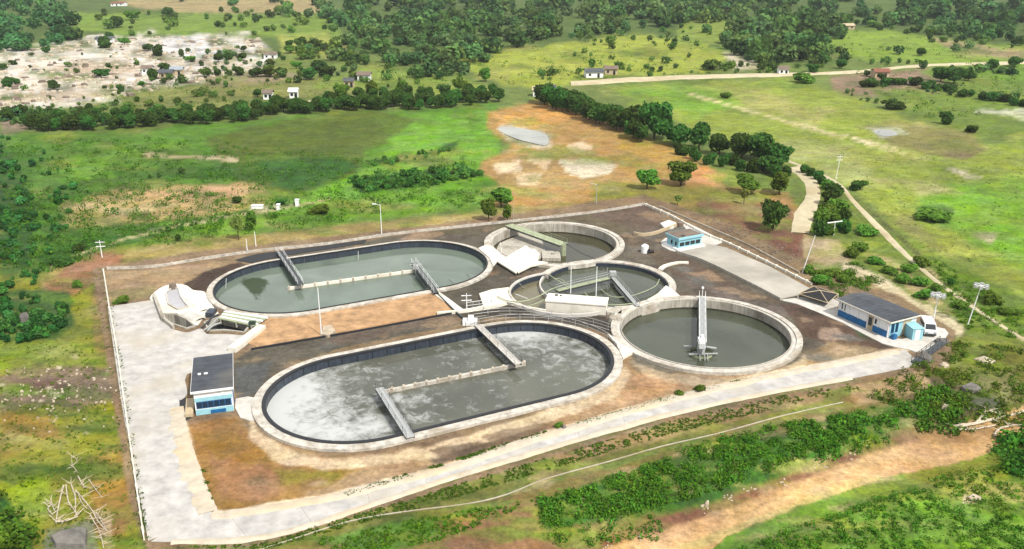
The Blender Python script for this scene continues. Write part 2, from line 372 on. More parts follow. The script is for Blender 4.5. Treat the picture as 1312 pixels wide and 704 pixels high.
# (outline, colour, softness, warp, vegetated 0..1)
L = []
def land(P, c, s=8, w=8, veg=.6, a=1.0): L.append((P, c, s, w, veg, a))
def strip(P, wd, c, s=2, w=2, veg=0., a=1.0): L.append((('line', P, wd), c, s, w, veg, a))
land([(-900, -80), (2300, -80), (2300, 70), (-900, 70)], (92, 118, 64), 10, 10)
land([(-300, 165), (100, 172), (640, 130), (650, 262), (400, 275), (200, 300), (-300, 350)], (92, 140, 48), 6, 8, .7)
land([(150, 0), (420, -5), (430, 16), (300, 18), (180, 14)], (172, 156, 108), 5, 5, .2)
land([(90, 15), (200, 18), (420, 18), (440, 50), (330, 50), (180, 45), (100, 58)], (122, 154, 64), 5, 6, .6)
land([(-300, 70), (0, 66), (60, 58), (120, 50), (190, 42), (250, 45), (330, 48), (352, 78), (310, 100), (230, 112), (150, 128), (60, 140), (-300, 150)], (224, 216, 202), 6, 11, .1)
land([(60, 84), (150, 78), (200, 88), (120, 104), (60, 102)], (188, 162, 132), 6, 8, 0, .7)
land([(0, 118), (80, 112), (160, 122), (60, 136), (0, 134)], (196, 176, 146), 6, 8, 0, .7)
land([(196, 50), (250, 44), (330, 60), (330, 76), (250, 78), (205, 66)], (224, 222, 224), 5, 6, 0)
_q = np.array([(0, 72), (60, 60), (190, 44), (330, 50), (350, 76), (300, 98), (150, 126), (0, 140)])
for _ in range(280):
    u, v = _r.uniform(0, 350), _r.uniform(46, 140)
    if inside(np.array([u]), np.array([v]), _q)[0]:
        c_ = _r.choice([(168, 148, 124), (190, 180, 168), (128, 116, 98), (104, 118, 78), (210, 196, 172), (240, 238, 232), (240, 238, 234), (160, 158, 154)]); w_ = _r.uniform(5, 18); h_ = w_ * _r.uniform(.1, .2)
        land([(u - w_, v), (u, v - h_), (u + w_, v), (u, v + h_)], c_, 1.5, 5, .2, .7)
for _ in range(150):
    u, v = _r.uniform(-20, 370), _r.uniform(40, 146); e_ = abs(float(sdist(np.array([u]), np.array([v * 1.0]), _q)[0]))
    if e_ < 12: w_ = _r.uniform(6, 22); h_ = w_ * _r.uniform(.12, .25); land([(u - w_, v), (u, v - h_), (u + w_, v), (u, v + h_)], _r.choice([(104, 128, 64), (122, 138, 78), (90, 112, 58), (226, 220, 208)]), 2, 6, .8, .8)
land([(150, 118), (330, 100), (420, 100), (480, 118), (330, 140), (170, 148)], (132, 140, 86), 6, 8, .5)
land([(255, 100), (330, 92), (390, 96), (350, 106), (270, 112)], (164, 148, 118), 4, 6, 0)
land([(355, 45), (420, 42), (440, 62), (400, 76), (360, 70)], (160, 172, 90), 6, 6, .4)
land([(420, 55), (445, 58), (440, 75), (418, 74)], (202, 186, 122), 4, 4, .2)
land([(0, 140), (40, 142), (40, 165), (0, 176)], (150, 132, 112), 5, 6, .3)
land([(470, 85), (580, 95), (640, 115), (500, 122), (400, 112), (410, 104)], (134, 158, 76), 5, 6, .4)
land([(575, 72), (640, 68), (720, 55), (800, 44), (900, 50), (940, 72), (900, 96), (800, 98), (700, 112), (640, 108), (600, 92)], (158, 174, 72), 6, 8, .35)
land([(640, 84), (720, 80), (800, 94), (720, 98)], (176, 186, 84), 6, 6, .3)
land([(880, 20), (970, 25), (950, 60), (860, 58)], (132, 156, 70), 5, 6, .5)
land([(1050, 42), (1130, 36), (1200, 50), (1312, 60), (1600, 60), (1600, 90), (1200, 84), (1080, 76)], (132, 164, 62), 5, 6, .4)
land([(1190, 48), (1312, 66), (1312, 78), (1220, 66)], (164, 150, 108), 4, 5, .2)
land([(1060, 96), (1200, 88), (1215, 118), (1150, 126), (1068, 120)], (152, 130, 106), 5, 6, .2)
land([(925, 66), (960, 72), (990, 88), (940, 88)], (206, 196, 170), 4, 5, 0)
land([(1180, 92), (1312, 84), (1700, 84), (1700, 112), (1250, 112)], (118, 160, 56), 5, 6, .5)
land([(1120, 118), (1312, 104), (1800, 104), (1800, 240), (1312, 190), (1230, 170), (1150, 145)], (112, 140, 60), 6, 8, .7)
land([(1250, 142), (1312, 140), (1400, 146), (1312, 154)], (206, 206, 186), 3, 4, 0)
# big meadow right
land([(780, 112), (900, 104), (1030, 102), (1130, 140), (1240, 182), (1330, 190), (1900, 260), (1900, 560), (1420, 470), (1312, 440), (1210, 350), (1090, 240), (1020, 208), (900, 172)], (146, 166, 74), 6, 8, .35)
land([(790, 116), (900, 112), (960, 130), (900, 150), (850, 140)], (122, 168, 54), 12, 10, .4)
land([(1180, 240), (1312, 230), (1500, 260), (1500, 380), (1312, 350), (1230, 300), (1180, 280)], (118, 170, 46), 16, 14, .5)
land([(1000, 180), (1090, 190), (1130, 235), (1080, 240), (1010, 205)], (166, 176, 122), 14, 10, .2)
land([(930, 118), (990, 115), (1060, 150), (1040, 160), (960, 140)], (168, 170, 92), 10, 10, .3)
land([(1100, 160), (1150, 158), (1240, 168), (1265, 192), (1240, 206), (1150, 190)], (134, 118, 88), 7, 8, .3)
land([(1108, 164), (1150, 162), (1165, 172), (1130, 178)], (192, 192, 176), 3, 4, 0)
land([(1212, 216), (1230, 217), (1262, 229), (1240, 230)], (226, 214, 186), 1.5, 2, 0)
land([(1160, 236), (1200, 232), (1215, 246), (1180, 250)], (176, 182, 130), 8, 6, .1)
land([(1245, 300), (1280, 298), (1270, 312)], (184, 176, 140), 5, 4, 0)
land([(1170, 262), (1220, 268), (1215, 286), (1175, 280)], (84, 122, 58), 8, 6, .9)
land([(1110, 150), (1160, 150), (1250, 168), (1270, 196), (1150, 196)], (146, 158, 78), 12, 12, .4, .45)
land([(1120, 200), (1180, 204), (1170, 215), (1120, 212)], (120, 140, 60), 6, 6, .6, .6)
strip([(880, 120), (960, 142), (1060, 170), (1100, 178), (1150, 192)], 3, (204, 196, 140), 2, 3)
land([(1140, 280), (1180, 290), (1240, 340), (1312, 400), (1312, 430), (1210, 350)], (146, 148, 80), 10, 8, .5)
# left country
land([(265, 182), (330, 160), (480, 142), (548, 152), (520, 176), (470, 196), (452, 228), (370, 252), (330, 236), (290, 215)], (88, 112, 44), 6, 6, .5)
land([(478, 150), (640, 138), (640, 190), (660, 226), (600, 238), (640, 262), (520, 268), (400, 284), (330, 282), (360, 264), (470, 215), (500, 188)], (112, 168, 50), 7, 8, .4)
land([(450, 232), (520, 222), (600, 216), (632, 220), (560, 236), (460, 247)], (48, 92, 42), 4, 6, 1)
land([(468, 205), (540, 196), (590, 178), (582, 192), (520, 208), (474, 214)], (54, 98, 44), 4, 6, 1)
land([(330, 205), (460, 212), (430, 230), (370, 236), (340, 222)], (60, 106, 48), 8, 8, 1, .8)
land([(80, 262), (150, 244), (220, 240), (320, 233), (350, 254), (300, 272), (190, 286), (80, 292)], (192, 168, 112), 7, 8, .15)
land([(180, 246), (300, 236), (320, 250), (230, 260)], (204, 166, 122), 7, 6, 0)
land([(110, 264), (200, 268), (150, 280)], (212, 194, 142), 7, 6, 0)
land([(60, 200), (240, 176), (260, 215), (150, 225), (60, 232)], (104, 152, 46), 10, 10, .6)
land([(140, 214), (300, 216), (290, 230), (150, 232)], (62, 110, 44), 6, 6, 1, .8)
strip([(185, 199), (240, 201), (300, 204)], 3, (206, 190, 150), 2, 3)
land([(-300, 170), (0, 185), (26, 215), (48, 280), (36, 345), (-300, 400)], (52, 84, 52), 8, 9, 1)
land([(60, 300), (180, 290), (400, 270), (600, 262), (600, 270), (340, 300), (170, 318), (60, 350)], (112, 158, 48), 7, 7, .6)
land([(50, 330), (110, 304), (220, 292), (180, 308), (110, 330), (60, 360)], (62, 106, 50), 6, 6, 1)
strip([(195, 296), (260, 282), (340, 268), (382, 262)], 5, (58, 98, 46), 3, 4, 1)
strip([(150, 302), (230, 288), (310, 274), (360, 266), (420, 256)], 2.2, (176, 170, 120), 1.5, 1.5)
land([(320, 264), (358, 262), (352, 270), (322, 271)], (226, 220, 200), 1.5, 1.5, 0)
land([(-300, 345), (0, 350), (60, 360), (128, 348), (192, 704), (200, 1200), (-1200, 1200)], (142, 146, 54), 10, 8, .35)
land([(50, 352), (130, 322), (250, 306), (330, 300), (600, 272), (780, 252), (830, 250), (830, 262), (260, 330), (140, 350), (100, 368), (60, 390)], (168, 152, 92), 5, 5, .3)
land([(58, 362), (110, 330), (160, 316), (150, 345), (110, 372), (70, 386)], (158, 112, 84), 5, 6, 0, .85)
land([(118, 372), (135, 368), (150, 450), (120, 460)], (150, 128, 74), 6, 5, .4)
land([(0, 370), (90, 375), (95, 415), (70, 436), (0, 440)], (70, 104, 60), 6, 6, 1)
land([(-200, 430), (120, 440), (130, 470), (-200, 490)], (134, 158, 56), 8, 8, .4)
land([(0, 482), (60, 468), (150, 470), (160, 505), (90, 530), (0, 528)], (134, 116, 96), 8, 9, .3)
land([(30, 490), (80, 480), (90, 508), (40, 512)], (116, 92, 82), 5, 6, 0)
land([(0, 530), (60, 520), (80, 560), (0, 590)], (158, 130, 56), 10, 8, .4)
land([(110, 590), (170, 560), (185, 640), (150, 704), (120, 680)], (152, 122, 56), 10, 8, .4)
land([(0, 600), (60, 590), (70, 650), (30, 704), (0, 704)], (132, 154, 40), 10, 8, .4)
land([(-300, 620), (8, 636), (40, 690), (44, 760), (-300, 760)], (48, 96, 46), 6, 6, 1)
land([(60, 680), (118, 668), (126, 704), (124, 760), (40, 760)], (128, 136, 124), 6, 6, .2)
land([(130, 655), (142, 655), (146, 704), (134, 704)], (196, 176, 140), 3, 3, 0, .6)
for (u, v, s) in [(47, 503, 5), (62, 499, 6), (70, 507, 8), (52, 514, 5), (48, 520, 4), (54, 540, 4), (68, 528, 4), (76, 472, 5), (96, 458, 4), (110, 556, 3), (138, 474, 4), (70, 540, 3), (4, 494, 3), (3, 521, 3)]:
    land([(u - s, v - s * .3), (u + s * .3, v - s * .6), (u + s, v), (u, v + s * .5)], (232, 214, 190), 1.2, 3, 0, .9)
# orange flat behind the tanks
land([(622, 142), (700, 127), (770, 148), (850, 186), (905, 206), (928, 238), (1010, 246), (1040, 300), (1040, 345), (980, 330), (900, 290), (826, 258), (700, 264), (632, 266), (640, 236), (612, 216), (655, 186), (622, 166)], (182, 146, 84), 6, 8, .25)
land([(626, 148), (700, 134), (740, 152), (700, 166), (640, 162)], (208, 160, 84), 8, 8, 0)
land([(780, 166), (850, 184), (900, 208), (860, 216), (790, 190)], (184, 150, 72), 8, 8, .2)
land([(640, 196), (760, 190), (800, 230), (700, 245), (640, 240)], (176, 146, 92), 10, 8, .2)
land([(880, 200), (928, 225), (920, 240), (870, 230)], (206, 152, 96), 5, 6, 0)
land([(760, 232), (900, 240), (1000, 248), (960, 268), (860, 262), (760, 258)], (150, 146, 66), 8, 8, .5)
land([(890, 258), (1010, 262), (1048, 320), (1036, 346), (950, 312), (900, 285)], (138, 104, 78), 7, 8, .2)
land([(960, 300), (1040, 290), (1040, 330), (1000, 330)], (128, 92, 76), 5, 6, 0, .8)
for P, c in [([(632, 210), (665, 206), (668, 220), (640, 222)], (228, 206, 170)), ([(718, 208), (745, 205), (796, 210), (780, 224), (745, 228), (722, 220)], (218, 206, 180)), ([(724, 184), (745, 182), (757, 190), (740, 196), (728, 192)], (232, 206, 172)), ([(660, 224), (700, 220), (690, 236), (664, 238)], (220, 194, 156)), ([(680, 206), (705, 208), (700, 220)], (222, 196, 158))]:
    land(P, c, 3, 7, 0)
land([(634, 162), (650, 160), (706, 172), (708, 190), (690, 192), (650, 180)], (200, 186, 158), 2, 3, 0)
# east of the plant
land([(1040, 225), (1085, 240), (1180, 340), (1300, 430), (1230, 430), (1130, 372), (1050, 330), (1030, 290)], (112, 134, 62), 6, 7, .7)
land([(1080, 345), (1130, 360), (1200, 408), (1230, 430), (1180, 415), (1110, 380)], (206, 190, 150), 4, 5, 0)
land([(1030, 300), (1075, 310), (1100, 345), (1060, 345), (1030, 330)], (182, 164, 126), 6, 6, .2)
land([(1035, 350), (1095, 335), (1135, 362), (1090, 382), (1050, 378)], (98, 124, 50), 6, 6, .8)
land([(1110, 326), (1140, 330), (1190, 372), (1220, 400), (1180, 385), (1140, 350)], (186, 170, 118), 5, 6, .2)
land([(1160, 300), (1230, 340), (1312, 380), (1500, 420), (1500, 470), (1312, 450), (1220, 390), (1190, 350)], (108, 140, 50), 7, 8, .8)
land([(1225, 425), (1312, 440), (1600, 470), (1600, 560), (1312, 530), (1220, 545), (1100, 520), (1170, 470)], (112, 116, 52), 7, 8, .7)
land([(1180, 480), (1230, 490), (1260, 530), (1200, 540), (1150, 520)], (96, 84, 64), 8, 8, .5)
land([(1240, 480), (1300, 470), (1312, 510), (1270, 520)], (140, 138, 88), 6, 6, .4)
land([(1234, 508), (1262, 500), (1290, 516), (1270, 532), (1240, 524)], (98, 104, 100), 5, 5, .2)
land([(1040, 500), (1180, 472), (1200, 500), (1100, 520), (900, 560), (880, 545)], (186, 158, 116), 6, 6, .2)
# south slope and creek
land([(160, 720), (330, 702), (600, 620), (860, 542), (1090, 494), (1090, 520), (900, 560), (700, 616), (500, 668), (340, 720), (330, 900), (100, 900)], (124, 130, 72), 4, 5, .6)
land([(680, 575), (860, 535), (1060, 500), (1050, 515), (860, 560), (720, 596)], (168, 142, 98), 5, 5, .4)
land([(330, 710), (500, 672), (700, 622), (900, 566), (1080, 522), (1200, 505), (1220, 540), (1180, 585), (1000, 640), (880, 680), (780, 704), (600, 800), (300, 800)], (134, 122, 68), 6, 7, .6)
land([(400, 690), (540, 664), (660, 640), (640, 660), (560, 690), (480, 712)], (92, 140, 52), 6, 6, .9)
land([(560, 670), (680, 640), (760, 650), (740, 700), (600, 760)], (148, 112, 78), 8, 8, .3)
land([(690, 640), (800, 610), (880, 576), (1000, 548), (1180, 512), (1200, 530), (1050, 590), (900, 650), (780, 670), (700, 680)], (64, 118, 44), 7, 8, 1)
land([(760, 690), (900, 650), (1000, 615), (1100, 575), (1180, 550), (1180, 590), (1010, 640), (860, 690), (780, 710)], (136, 96, 72), 5, 7, .2)
land([(880, 712), (945, 682), (1020, 652), (1130, 614), (1250, 578), (1312, 560), (1700, 520), (1700, 1100), (700, 1100), (800, 740)], (112, 158, 58), 5, 7, .7)
land([(1150, 600), (1240, 590), (1312, 575), (1500, 560), (1500, 640), (1312, 640), (1200, 640)], (148, 158, 62), 10, 9, .4)
land([(1180, 555), (1290, 548), (1270, 575), (1180, 580)], (178, 136, 92), 5, 5, .1)
land([(1232, 632), (1256, 636), (1252, 646), (1234, 644)], (224, 196, 170), 2, 3, 0)
land([(1300, 530), (1400, 530), (1400, 640), (1296, 620), (1280, 580)], (88, 130, 52), 5, 6, .9)
for _ in range(900):
    v = 60 + 640 * _r.random() ** 1.4; u = _r.uniform(-60, 1370); near = (v + 75) / 400; w_ = _r.uniform(20, 60) * near ** .6; h_ = w_ * _r.uniform(.08, .2)
    c_ = _r.choice([(86, 122, 46), (150, 156, 70), (62, 96, 42), (58, 92, 40), (74, 110, 44), (170, 164, 92), (104, 146, 46), (122, 132, 58)] if u < 640 or v < 110 else [(128, 156, 58), (164, 170, 96), (110, 138, 54), (172, 164, 104), (104, 126, 54), (146, 170, 62)])
    land([(u - w_, v), (u, v - h_), (u + w_, v + h_ * .5), (u, v + h_)], c_, 4, 8, .8, .45)
land([(640, 800), (780, 700), (900, 664), (1010, 620), (1130, 576), (1220, 548), (1312, 522), (1600, 466), (1600, 530), (1312, 562), (1240, 590), (1130, 612), (1010, 652), (930, 688), (880, 730), (760, 800)], (220, 180, 122), 2, 4, 0)
land([(860, 706), (900, 690), (1000, 650), (1130, 606), (1130, 612), (1010, 654), (900, 700)], (206, 184, 120), 3, 5, .3)
for P, c, a in [([(780, 688), (900, 655), (1010, 614), (1130, 572), (1200, 552), (1200, 558), (1130, 582), (1010, 626), (900, 664), (790, 700)], (150, 116, 82), .4), ([(1150, 552), (1230, 548), (1290, 548), (1240, 566), (1160, 570)], (164, 126, 88), .4), ([(900, 680), (1000, 640), (1090, 606), (1000, 648)], (232, 196, 140), .6)]: land(P, c, 3, 5, 0, a)
land([(330, 208), (420, 200), (460, 214), (430, 234), (380, 244), (350, 236)], (54, 104, 44), 6, 8, 1, .8)
land([(200, 204), (330, 214), (330, 232), (200, 226)], (60, 108, 42), 6, 9, 1, .6)
land([(0, 190), (60, 196), (110, 240), (80, 300), (60, 350), (0, 360)], (66, 112, 54), 14, 14, 1, .5)
land([(60, 300), (110, 296), (200, 284), (230, 296), (120, 322), (50, 345)], (60, 108, 44), 6, 8, 1, .7)
land([(266, 176), (330, 160), (480, 143), (540, 152), (510, 174), (460, 190), (350, 196), (280, 196)], (92, 112, 46), 4, 6, .2, .8)
strip([(60, 344), (110, 322), (160, 306), (230, 290), (310, 276), (360, 268), (400, 261), (424, 254)], 2.4, (186, 178, 128), 1.5, 1.5)
strip([(186, 199), (240, 201), (304, 205)], 2.6, (206, 190, 150), 1.5, 2)
strip([(880, 120), (960, 143), (1060, 172), (1110, 184), (1160, 198)], 2.2, (204, 196, 140), 1.5, 2, 0, .8)
land([(1078, 172), (1092, 174), (1122, 186), (1112, 187)], (232, 216, 176), 1.5, 2, 0)
strip([(1172, 330), (1220, 372), (1262, 404), (1320, 440)], 4, (190, 176, 126), 2.5, 3, .1)
strip([(1190, 350), (1215, 372), (1300, 432)], 3, (88, 96, 56), 2.5, 3, .8)
strip([(1094, 252), (1130, 284), (1176, 326)], 3.5, (96, 96, 58), 2, 2, .7)
strip([(1086, 344), (1108, 352), (1134, 366), (1160, 384), (1190, 402), (1228, 424)], 15, (214, 200, 164), 4, 5, 0)
strip([(1082, 352), (1120, 366), (1150, 384)], 3, (150, 132, 96), 2, 3, .3)
NS0 = len(L)
# the plot itself
NS = len(L)
land(SITE_PX, (146, 124, 96), 2, 1, .1)
land([(133, 350), (300, 336), (262, 372), (200, 374), (138, 392)], (178, 152, 118), 4, 4, .25)
land([(140, 372), (200, 368), (196, 378), (142, 392)], (148, 136, 92), 4, 4, .5)
land([(234, 366), (262, 350), (308, 334), (322, 341), (272, 372), (246, 380)], (88, 74, 64), 3, 4, .1)
land([(300, 331), (480, 308), (560, 296), (757, 274), (826, 262), (850, 275), (900, 310), (1000, 360), (1060, 385), (1135, 436), (1145, 446), (1010, 470), (860, 420), (560, 400), (300, 445), (380, 400), (640, 350)], (106, 100, 88), 3, 4, .1)
land([(560, 298), (757, 276), (826, 264), (830, 285), (800, 300), (640, 300)], (110, 102, 82), 4, 5, .3)
land([(760, 276), (826, 262), (870, 290), (840, 300), (810, 294)], (112, 96, 84), 5, 6, .1)
land([(800, 300), (860, 290), (880, 320), (840, 350), (812, 330)], (116, 108, 98), 4, 5, .1)
land([(822, 318), (868, 325), (1000, 388), (930, 392), (860, 352)], (108, 94, 80), 3, 5, .1)
land([(860, 352), (960, 378), (1060, 420), (1020, 410), (900, 376)], (116, 106, 98), 4, 5, 0)
land([(1000, 390), (1070, 392), (1145, 440), (1100, 458), (1030, 430)], (98, 80, 68), 3, 5, 0)
land([(1048, 420), (1075, 418), (1085, 436), (1050, 434)], (162, 142, 124), 4, 5, 0)
land([(1060, 440), (1130, 448), (1020, 478), (960, 488), (1000, 476)], (158, 142, 112), 4, 5, .2)
land([(1064, 398), (1084, 403), (1130, 438), (1106, 434)], (70, 86, 66), 3, 4, .3)
land([(326, 446), (588, 398), (640, 398), (780, 398), (800, 430), (640, 404), (440, 446), (350, 480), (330, 525), (305, 520), (292, 468)], (104, 99, 88), 2, 3, 0)
land([(300, 470), (350, 462), (330, 500), (304, 515)], (104, 106, 106), 4, 4, 0)
land([(440, 425), (540, 410), (590, 404), (480, 435), (400, 448)], (118, 104, 92), 4, 5, 0)
land([(800, 440), (815, 452), (900, 482), (990, 480), (1030, 462), (1090, 460), (860, 515), (700, 562), (620, 580), (500, 612), (430, 636), (275, 660), (262, 625), (240, 545), (300, 532), (330, 560), (430, 588), (560, 570), (700, 530), (790, 490)], (176, 146, 108), 4, 5, .2)
land([(238, 545), (300, 534), (340, 566), (400, 592), (470, 600), (380, 640), (272, 660), (255, 615)], (158, 122, 64), 6, 7, .4)
land([(270, 580), (340, 600), (400, 612), (330, 640), (280, 640)], (166, 126, 84), 8, 8, .2)
land([(250, 560), (300, 548), (320, 572), (280, 590)], (146, 116, 48), 8, 8, .5)
land([(350, 600), (450, 604), (420, 622), (360, 622)], (140, 128, 56), 8, 7, .5)
land([(540, 580), (620, 560), (700, 550), (640, 575), (560, 595)], (120, 104, 84), 4, 6, .5)
land([(800, 455), (860, 478), (960, 490), (900, 500), (820, 480)], (128, 116, 96), 5, 6, .1)
land([(820, 478), (880, 492), (820, 515), (760, 520), (740, 505)], (196, 156, 112), 6, 6, .1)
land([(336, 405), (420, 402), (556, 374), (590, 400), (328, 448), (320, 440)], (204, 164, 118), 1.5, 2, .1)
_r = random.Random(4)
_pool = [((90, 80, 70), .7), ((150, 128, 102), .75), ((124, 112, 98), .7), ((70, 62, 56), .7), ((164, 140, 112), .8), ((108, 92, 76), .7), ((118, 118, 112), .7)]
_zone = np.array([(302, 333), (480, 310), (757, 276), (826, 264), (900, 310), (1060, 388), (1140, 442), (1030, 466), (860, 425), (640, 402), (560, 420), (440, 446), (350, 480), (320, 520), (296, 500), (292, 468), (330, 448), (588, 400), (640, 350)])
for _ in range(330):
    u, v = _r.uniform(240, 1140), _r.uniform(262, 530)
    if inside(np.array([u]), np.array([v]), _zone)[0]:
        c_, a_ = _r.choice(_pool); w_ = _r.uniform(8, 32); h_ = w_ * _r.uniform(.16, .3); sk = -h_ * .6 if u < 760 else h_ * .8
        land([(u - w_, v - sk), (u, v - h_), (u + w_, v + sk), (u, v + h_)], c_, 2.5, 5, .3, a_)
for _ in range(160):
    u, v = _r.uniform(230, 1140), _r.uniform(440, 660); c_ = _r.choice([(196, 168, 128), (150, 122, 78), (128, 112, 76), (206, 182, 146), (140, 104, 68)]); w_ = _r.uniform(8, 30); h_ = w_ * _r.uniform(.15, .3)
    land([(u - w_, v + h_ * .6), (u, v - h_), (u + w_, v - h_ * .6), (u, v + h_)], c_, 4, 6, .25, .45)
for P, a in [([(322, 520), (332, 556), (380, 582), (440, 590), (540, 574), (660, 540), (770, 500), (800, 470), (812, 480), (790, 508), (680, 550), (560, 586), (440, 604), (360, 596), (318, 560)], .9), ([(800, 455), (830, 470), (900, 486), (980, 482), (1030, 458), (1036, 466), (985, 492), (900, 498), (830, 484)], .5)]:
    land(P, (222, 200, 164), 4, 5, 0, a)
land([(620, 560), (700, 540), (720, 548), (640, 572)], (122, 100, 78), 3, 6, .6, .7); land([(546, 576), (610, 566), (640, 570), (570, 590)], (104, 88, 70), 3, 6, .8, .8)
land([(600, 402), (655, 393), (700, 404), (776, 406), (782, 428), (700, 408), (640, 405)], (78, 72, 66), 2, 3, 0)
land([(800, 438), (812, 446), (840, 462), (880, 474), (860, 480), (815, 466), (800, 452)], (122, 114, 100), 3, 4, .1)
# pale shoulders of the roads
strip([(1165, 446), (1050, 468), (960, 485), (850, 512), (700, 556), (560, 601), (420, 636), (300, 657), (268, 655)], 6, (232, 212, 178), 2.5, 3)
strip([(268, 655), (252, 610), (236, 548), (228, 508)], 8, (234, 220, 184), 4, 2)
strip([(137, 392), (160, 530), (190, 690)], 5, (112, 98, 66), 2, 3, .6)
strip([(133, 352), (150, 450), (170, 600), (184, 692)], 2.5, (150, 142, 96), 2, 2, .5)
strip([(205, 704), (330, 694), (560, 622), (860, 534), (1000, 504), (1100, 487)], 3.5, (128, 124, 82), 2, 4, .6)
SITE_RANGE = (NS, len(L))

def paint(x, y, z):
    u, v = P0(x, y, z); sh = x.shape
    far = y < 20
    col = np.tile(np.array(lin((116, 136, 64))), (x.size, 1)).reshape(*sh, 3); veg = np.full(sh, .5)
    w1 = (fbm(u / 26, v / 12, 4) - .5) * 2; w2 = (fbm(u / 9 + 31, v / 5 + 7, 3) - .5) * 1.2
    wp = w1 + w2 * .5
    for P, c, s, w, vg, a in L:
        if isinstance(P, tuple):
            _, pts, wd = P; A = np.array(pts, float)
            bb = (u > A[:, 0].min() - 30) & (u < A[:, 0].max() + 30) & (v > A[:, 1].min() - 30) & (v < A[:, 1].max() + 30)
            if not bb.any(): continue
            sdv = wd * .5 - dist_poly(u[bb], v[bb] , A, False)
        else:
            A = np.array(P, float)
            bb = (u > A[:, 0].min() - 30) & (u < A[:, 0].max() + 30) & (v > A[:, 1].min() - 30) & (v < A[:, 1].max() + 30)
            if not bb.any(): continue
            sdv = sdist(u[bb], v[bb] * 1.0, A)
        k = sstep(-s * .6, s * .6, sdv + wp[bb] * w * .9) * a
        cc = np.array(lin(c)) * (np.array([1.0, .97, .66]) if c[1] > c[0] * 1.02 else np.array([1.0, 1.0, .97])); col[bb] = col[bb] * (1 - k[:, None]) + cc * k[:, None]; veg[bb] = veg[bb] * (1 - k) + vg * k
    return col, veg
def grid_mesh(name, X, Y, Z, keep=None):
    r, c = X.shape; idx = np.arange(r * c).reshape(r, c)
    q = np.stack([idx[:-1, :-1], idx[:-1, 1:], idx[1:, 1:], idx[1:, :-1]], -1).reshape(-1, 4)
    if keep is not None: q = q[keep.reshape(-1)]
    me = bpy.data.meshes.new(name); me.vertices.add(r * c); me.vertices.foreach_set('co', np.stack([X, Y, Z], -1).ravel())
    me.loops.add(q.size); me.loops.foreach_set('vertex_index', q.ravel().astype(np.int32)); me.polygons.add(len(q))
    me.polygons.foreach_set('loop_start', (np.arange(len(q)) * 4).astype(np.int32)); me.update(calc_edges=True)
    me.polygons.foreach_set('use_smooth', np.ones(len(q), bool))
    col, veg = paint(X, Y, Z)
    a = me.color_attributes.new('land', 'FLOAT_COLOR', 'POINT'); a.data.foreach_set('color', np.concatenate([col, np.ones((r, c, 1))], -1).ravel().astype(np.float32))
    b = me.attributes.new('veg', 'FLOAT', 'POINT'); b.data.foreach_set('value', veg.ravel().astype(np.float32))
    me.validate(); return me
# ground: one sheet to the horizon, rows and columns denser near the plant
us = np.concatenate([np.linspace(-1500, -60, 60, endpoint=False), np.arange(-60, 1380, 3.6), np.linspace(1380, 2900, 60)])
vs = np.concatenate([[3000, 1700, 1200, 980, 860, 800], np.arange(760, 60, -3.2), np.arange(60, -10, -2), np.linspace(-12, -73, 26)])
UU, VV = np.meshgrid(us, vs); X, Y = G0(UU, VV); 
X = np.vstack([np.linspace(-400, 400, X.shape[1])[None], X]); Y = np.vstack([np.full((1, X.shape[1]), -400.), Y])
Z = H(X, Y); ss = sdist(X, Y, SITE); Z = Z - 4.0 * sstep(3.5, 5.5, ss)
structure(new_obj('ground', grid_mesh('ground', X, Y, Z), m=M['land']), 'green and straw coloured open country reaching to the horizon')
# ground of the plot: finer sheet with the tanks and pits cut out
gx = np.arange(-86, 84, .34); gy = np.arange(76, 216, .34); X, Y = np.meshgrid(gx, gy); Z = .02 + (fbm(X * .3, Y * .3, 3) - .5) * .12
Xc = (X[:-1, :-1] + X[1:, 1:]) / 2; Yc = (Y[:-1, :-1] + Y[1:, 1:]) / 2
keep = (sdist(Xc, Yc, SITE) > 0) & (tank_sd(Xc, Yc) < .55)
for P in PITS: keep &= ~inside(Xc, Yc, np.array([G0(u, v) for u, v in P]))
structure(new_obj('plant_ground', grid_mesh('plant_ground', X, Y, Z, keep), m=M['land']), 'bare brown and grey earth between the tanks')
print('ground done')

# ------------------------------------------------------------------ roads
def ribbon(name, left, right, m, z=.09, label=None, bay=7.0, piece='concrete_slab', gap=.012, flat=False):
    """paved ribbon laid in bays: left/right edges given as matched survey points"""
    root = bpy.data.objects.new(name, None); C.objects.link(root); structure(root, label)
    Lp = smoothline([G(*p) for p in left], 8); Rp = smoothline([G(*p) for p in right], 8)
    mid = [(a + b) / 2 for a, b in zip(Lp, Rp)]; cum = [0]
    for a, b in zip(mid[:-1], mid[1:]): cum.append(cum[-1] + (b - a).length)
    def at(line, s):
        for i in range(len(cum) - 1):
            if s <= cum[i + 1] + 1e-6: return lerp(line[i], line[i + 1], (s - cum[i]) / max(cum[i + 1] - cum[i], 1e-6))
        return line[-1]
    n = max(1, round(cum[-1] / bay)); s0 = 0
    for k in range(n):
        a0 = cum[-1] * k / n + gap; a1 = cum[-1] * (k + 1) / n - gap
        q = [at(Lp, lerp(a0, a1, t / 3)) for t in range(4)] + [at(Rp, lerp(a1, a0, t / 3)) for t in range(4)]
        
        mb = MB(); mb.prism([(p.x, p.y) for p in q], min(p.z for p in q) - .3, [p.z + z for p in q]); mb.build(piece, m, root)
    return root
ribbon('access_road', [(138, 394), (146, 450), (158, 530), (172, 600), (190, 694)], [(202, 384), (228, 450), (231, 530), (252, 602), (272, 660)], 'road', label='pale concrete road along the west boundary wall')
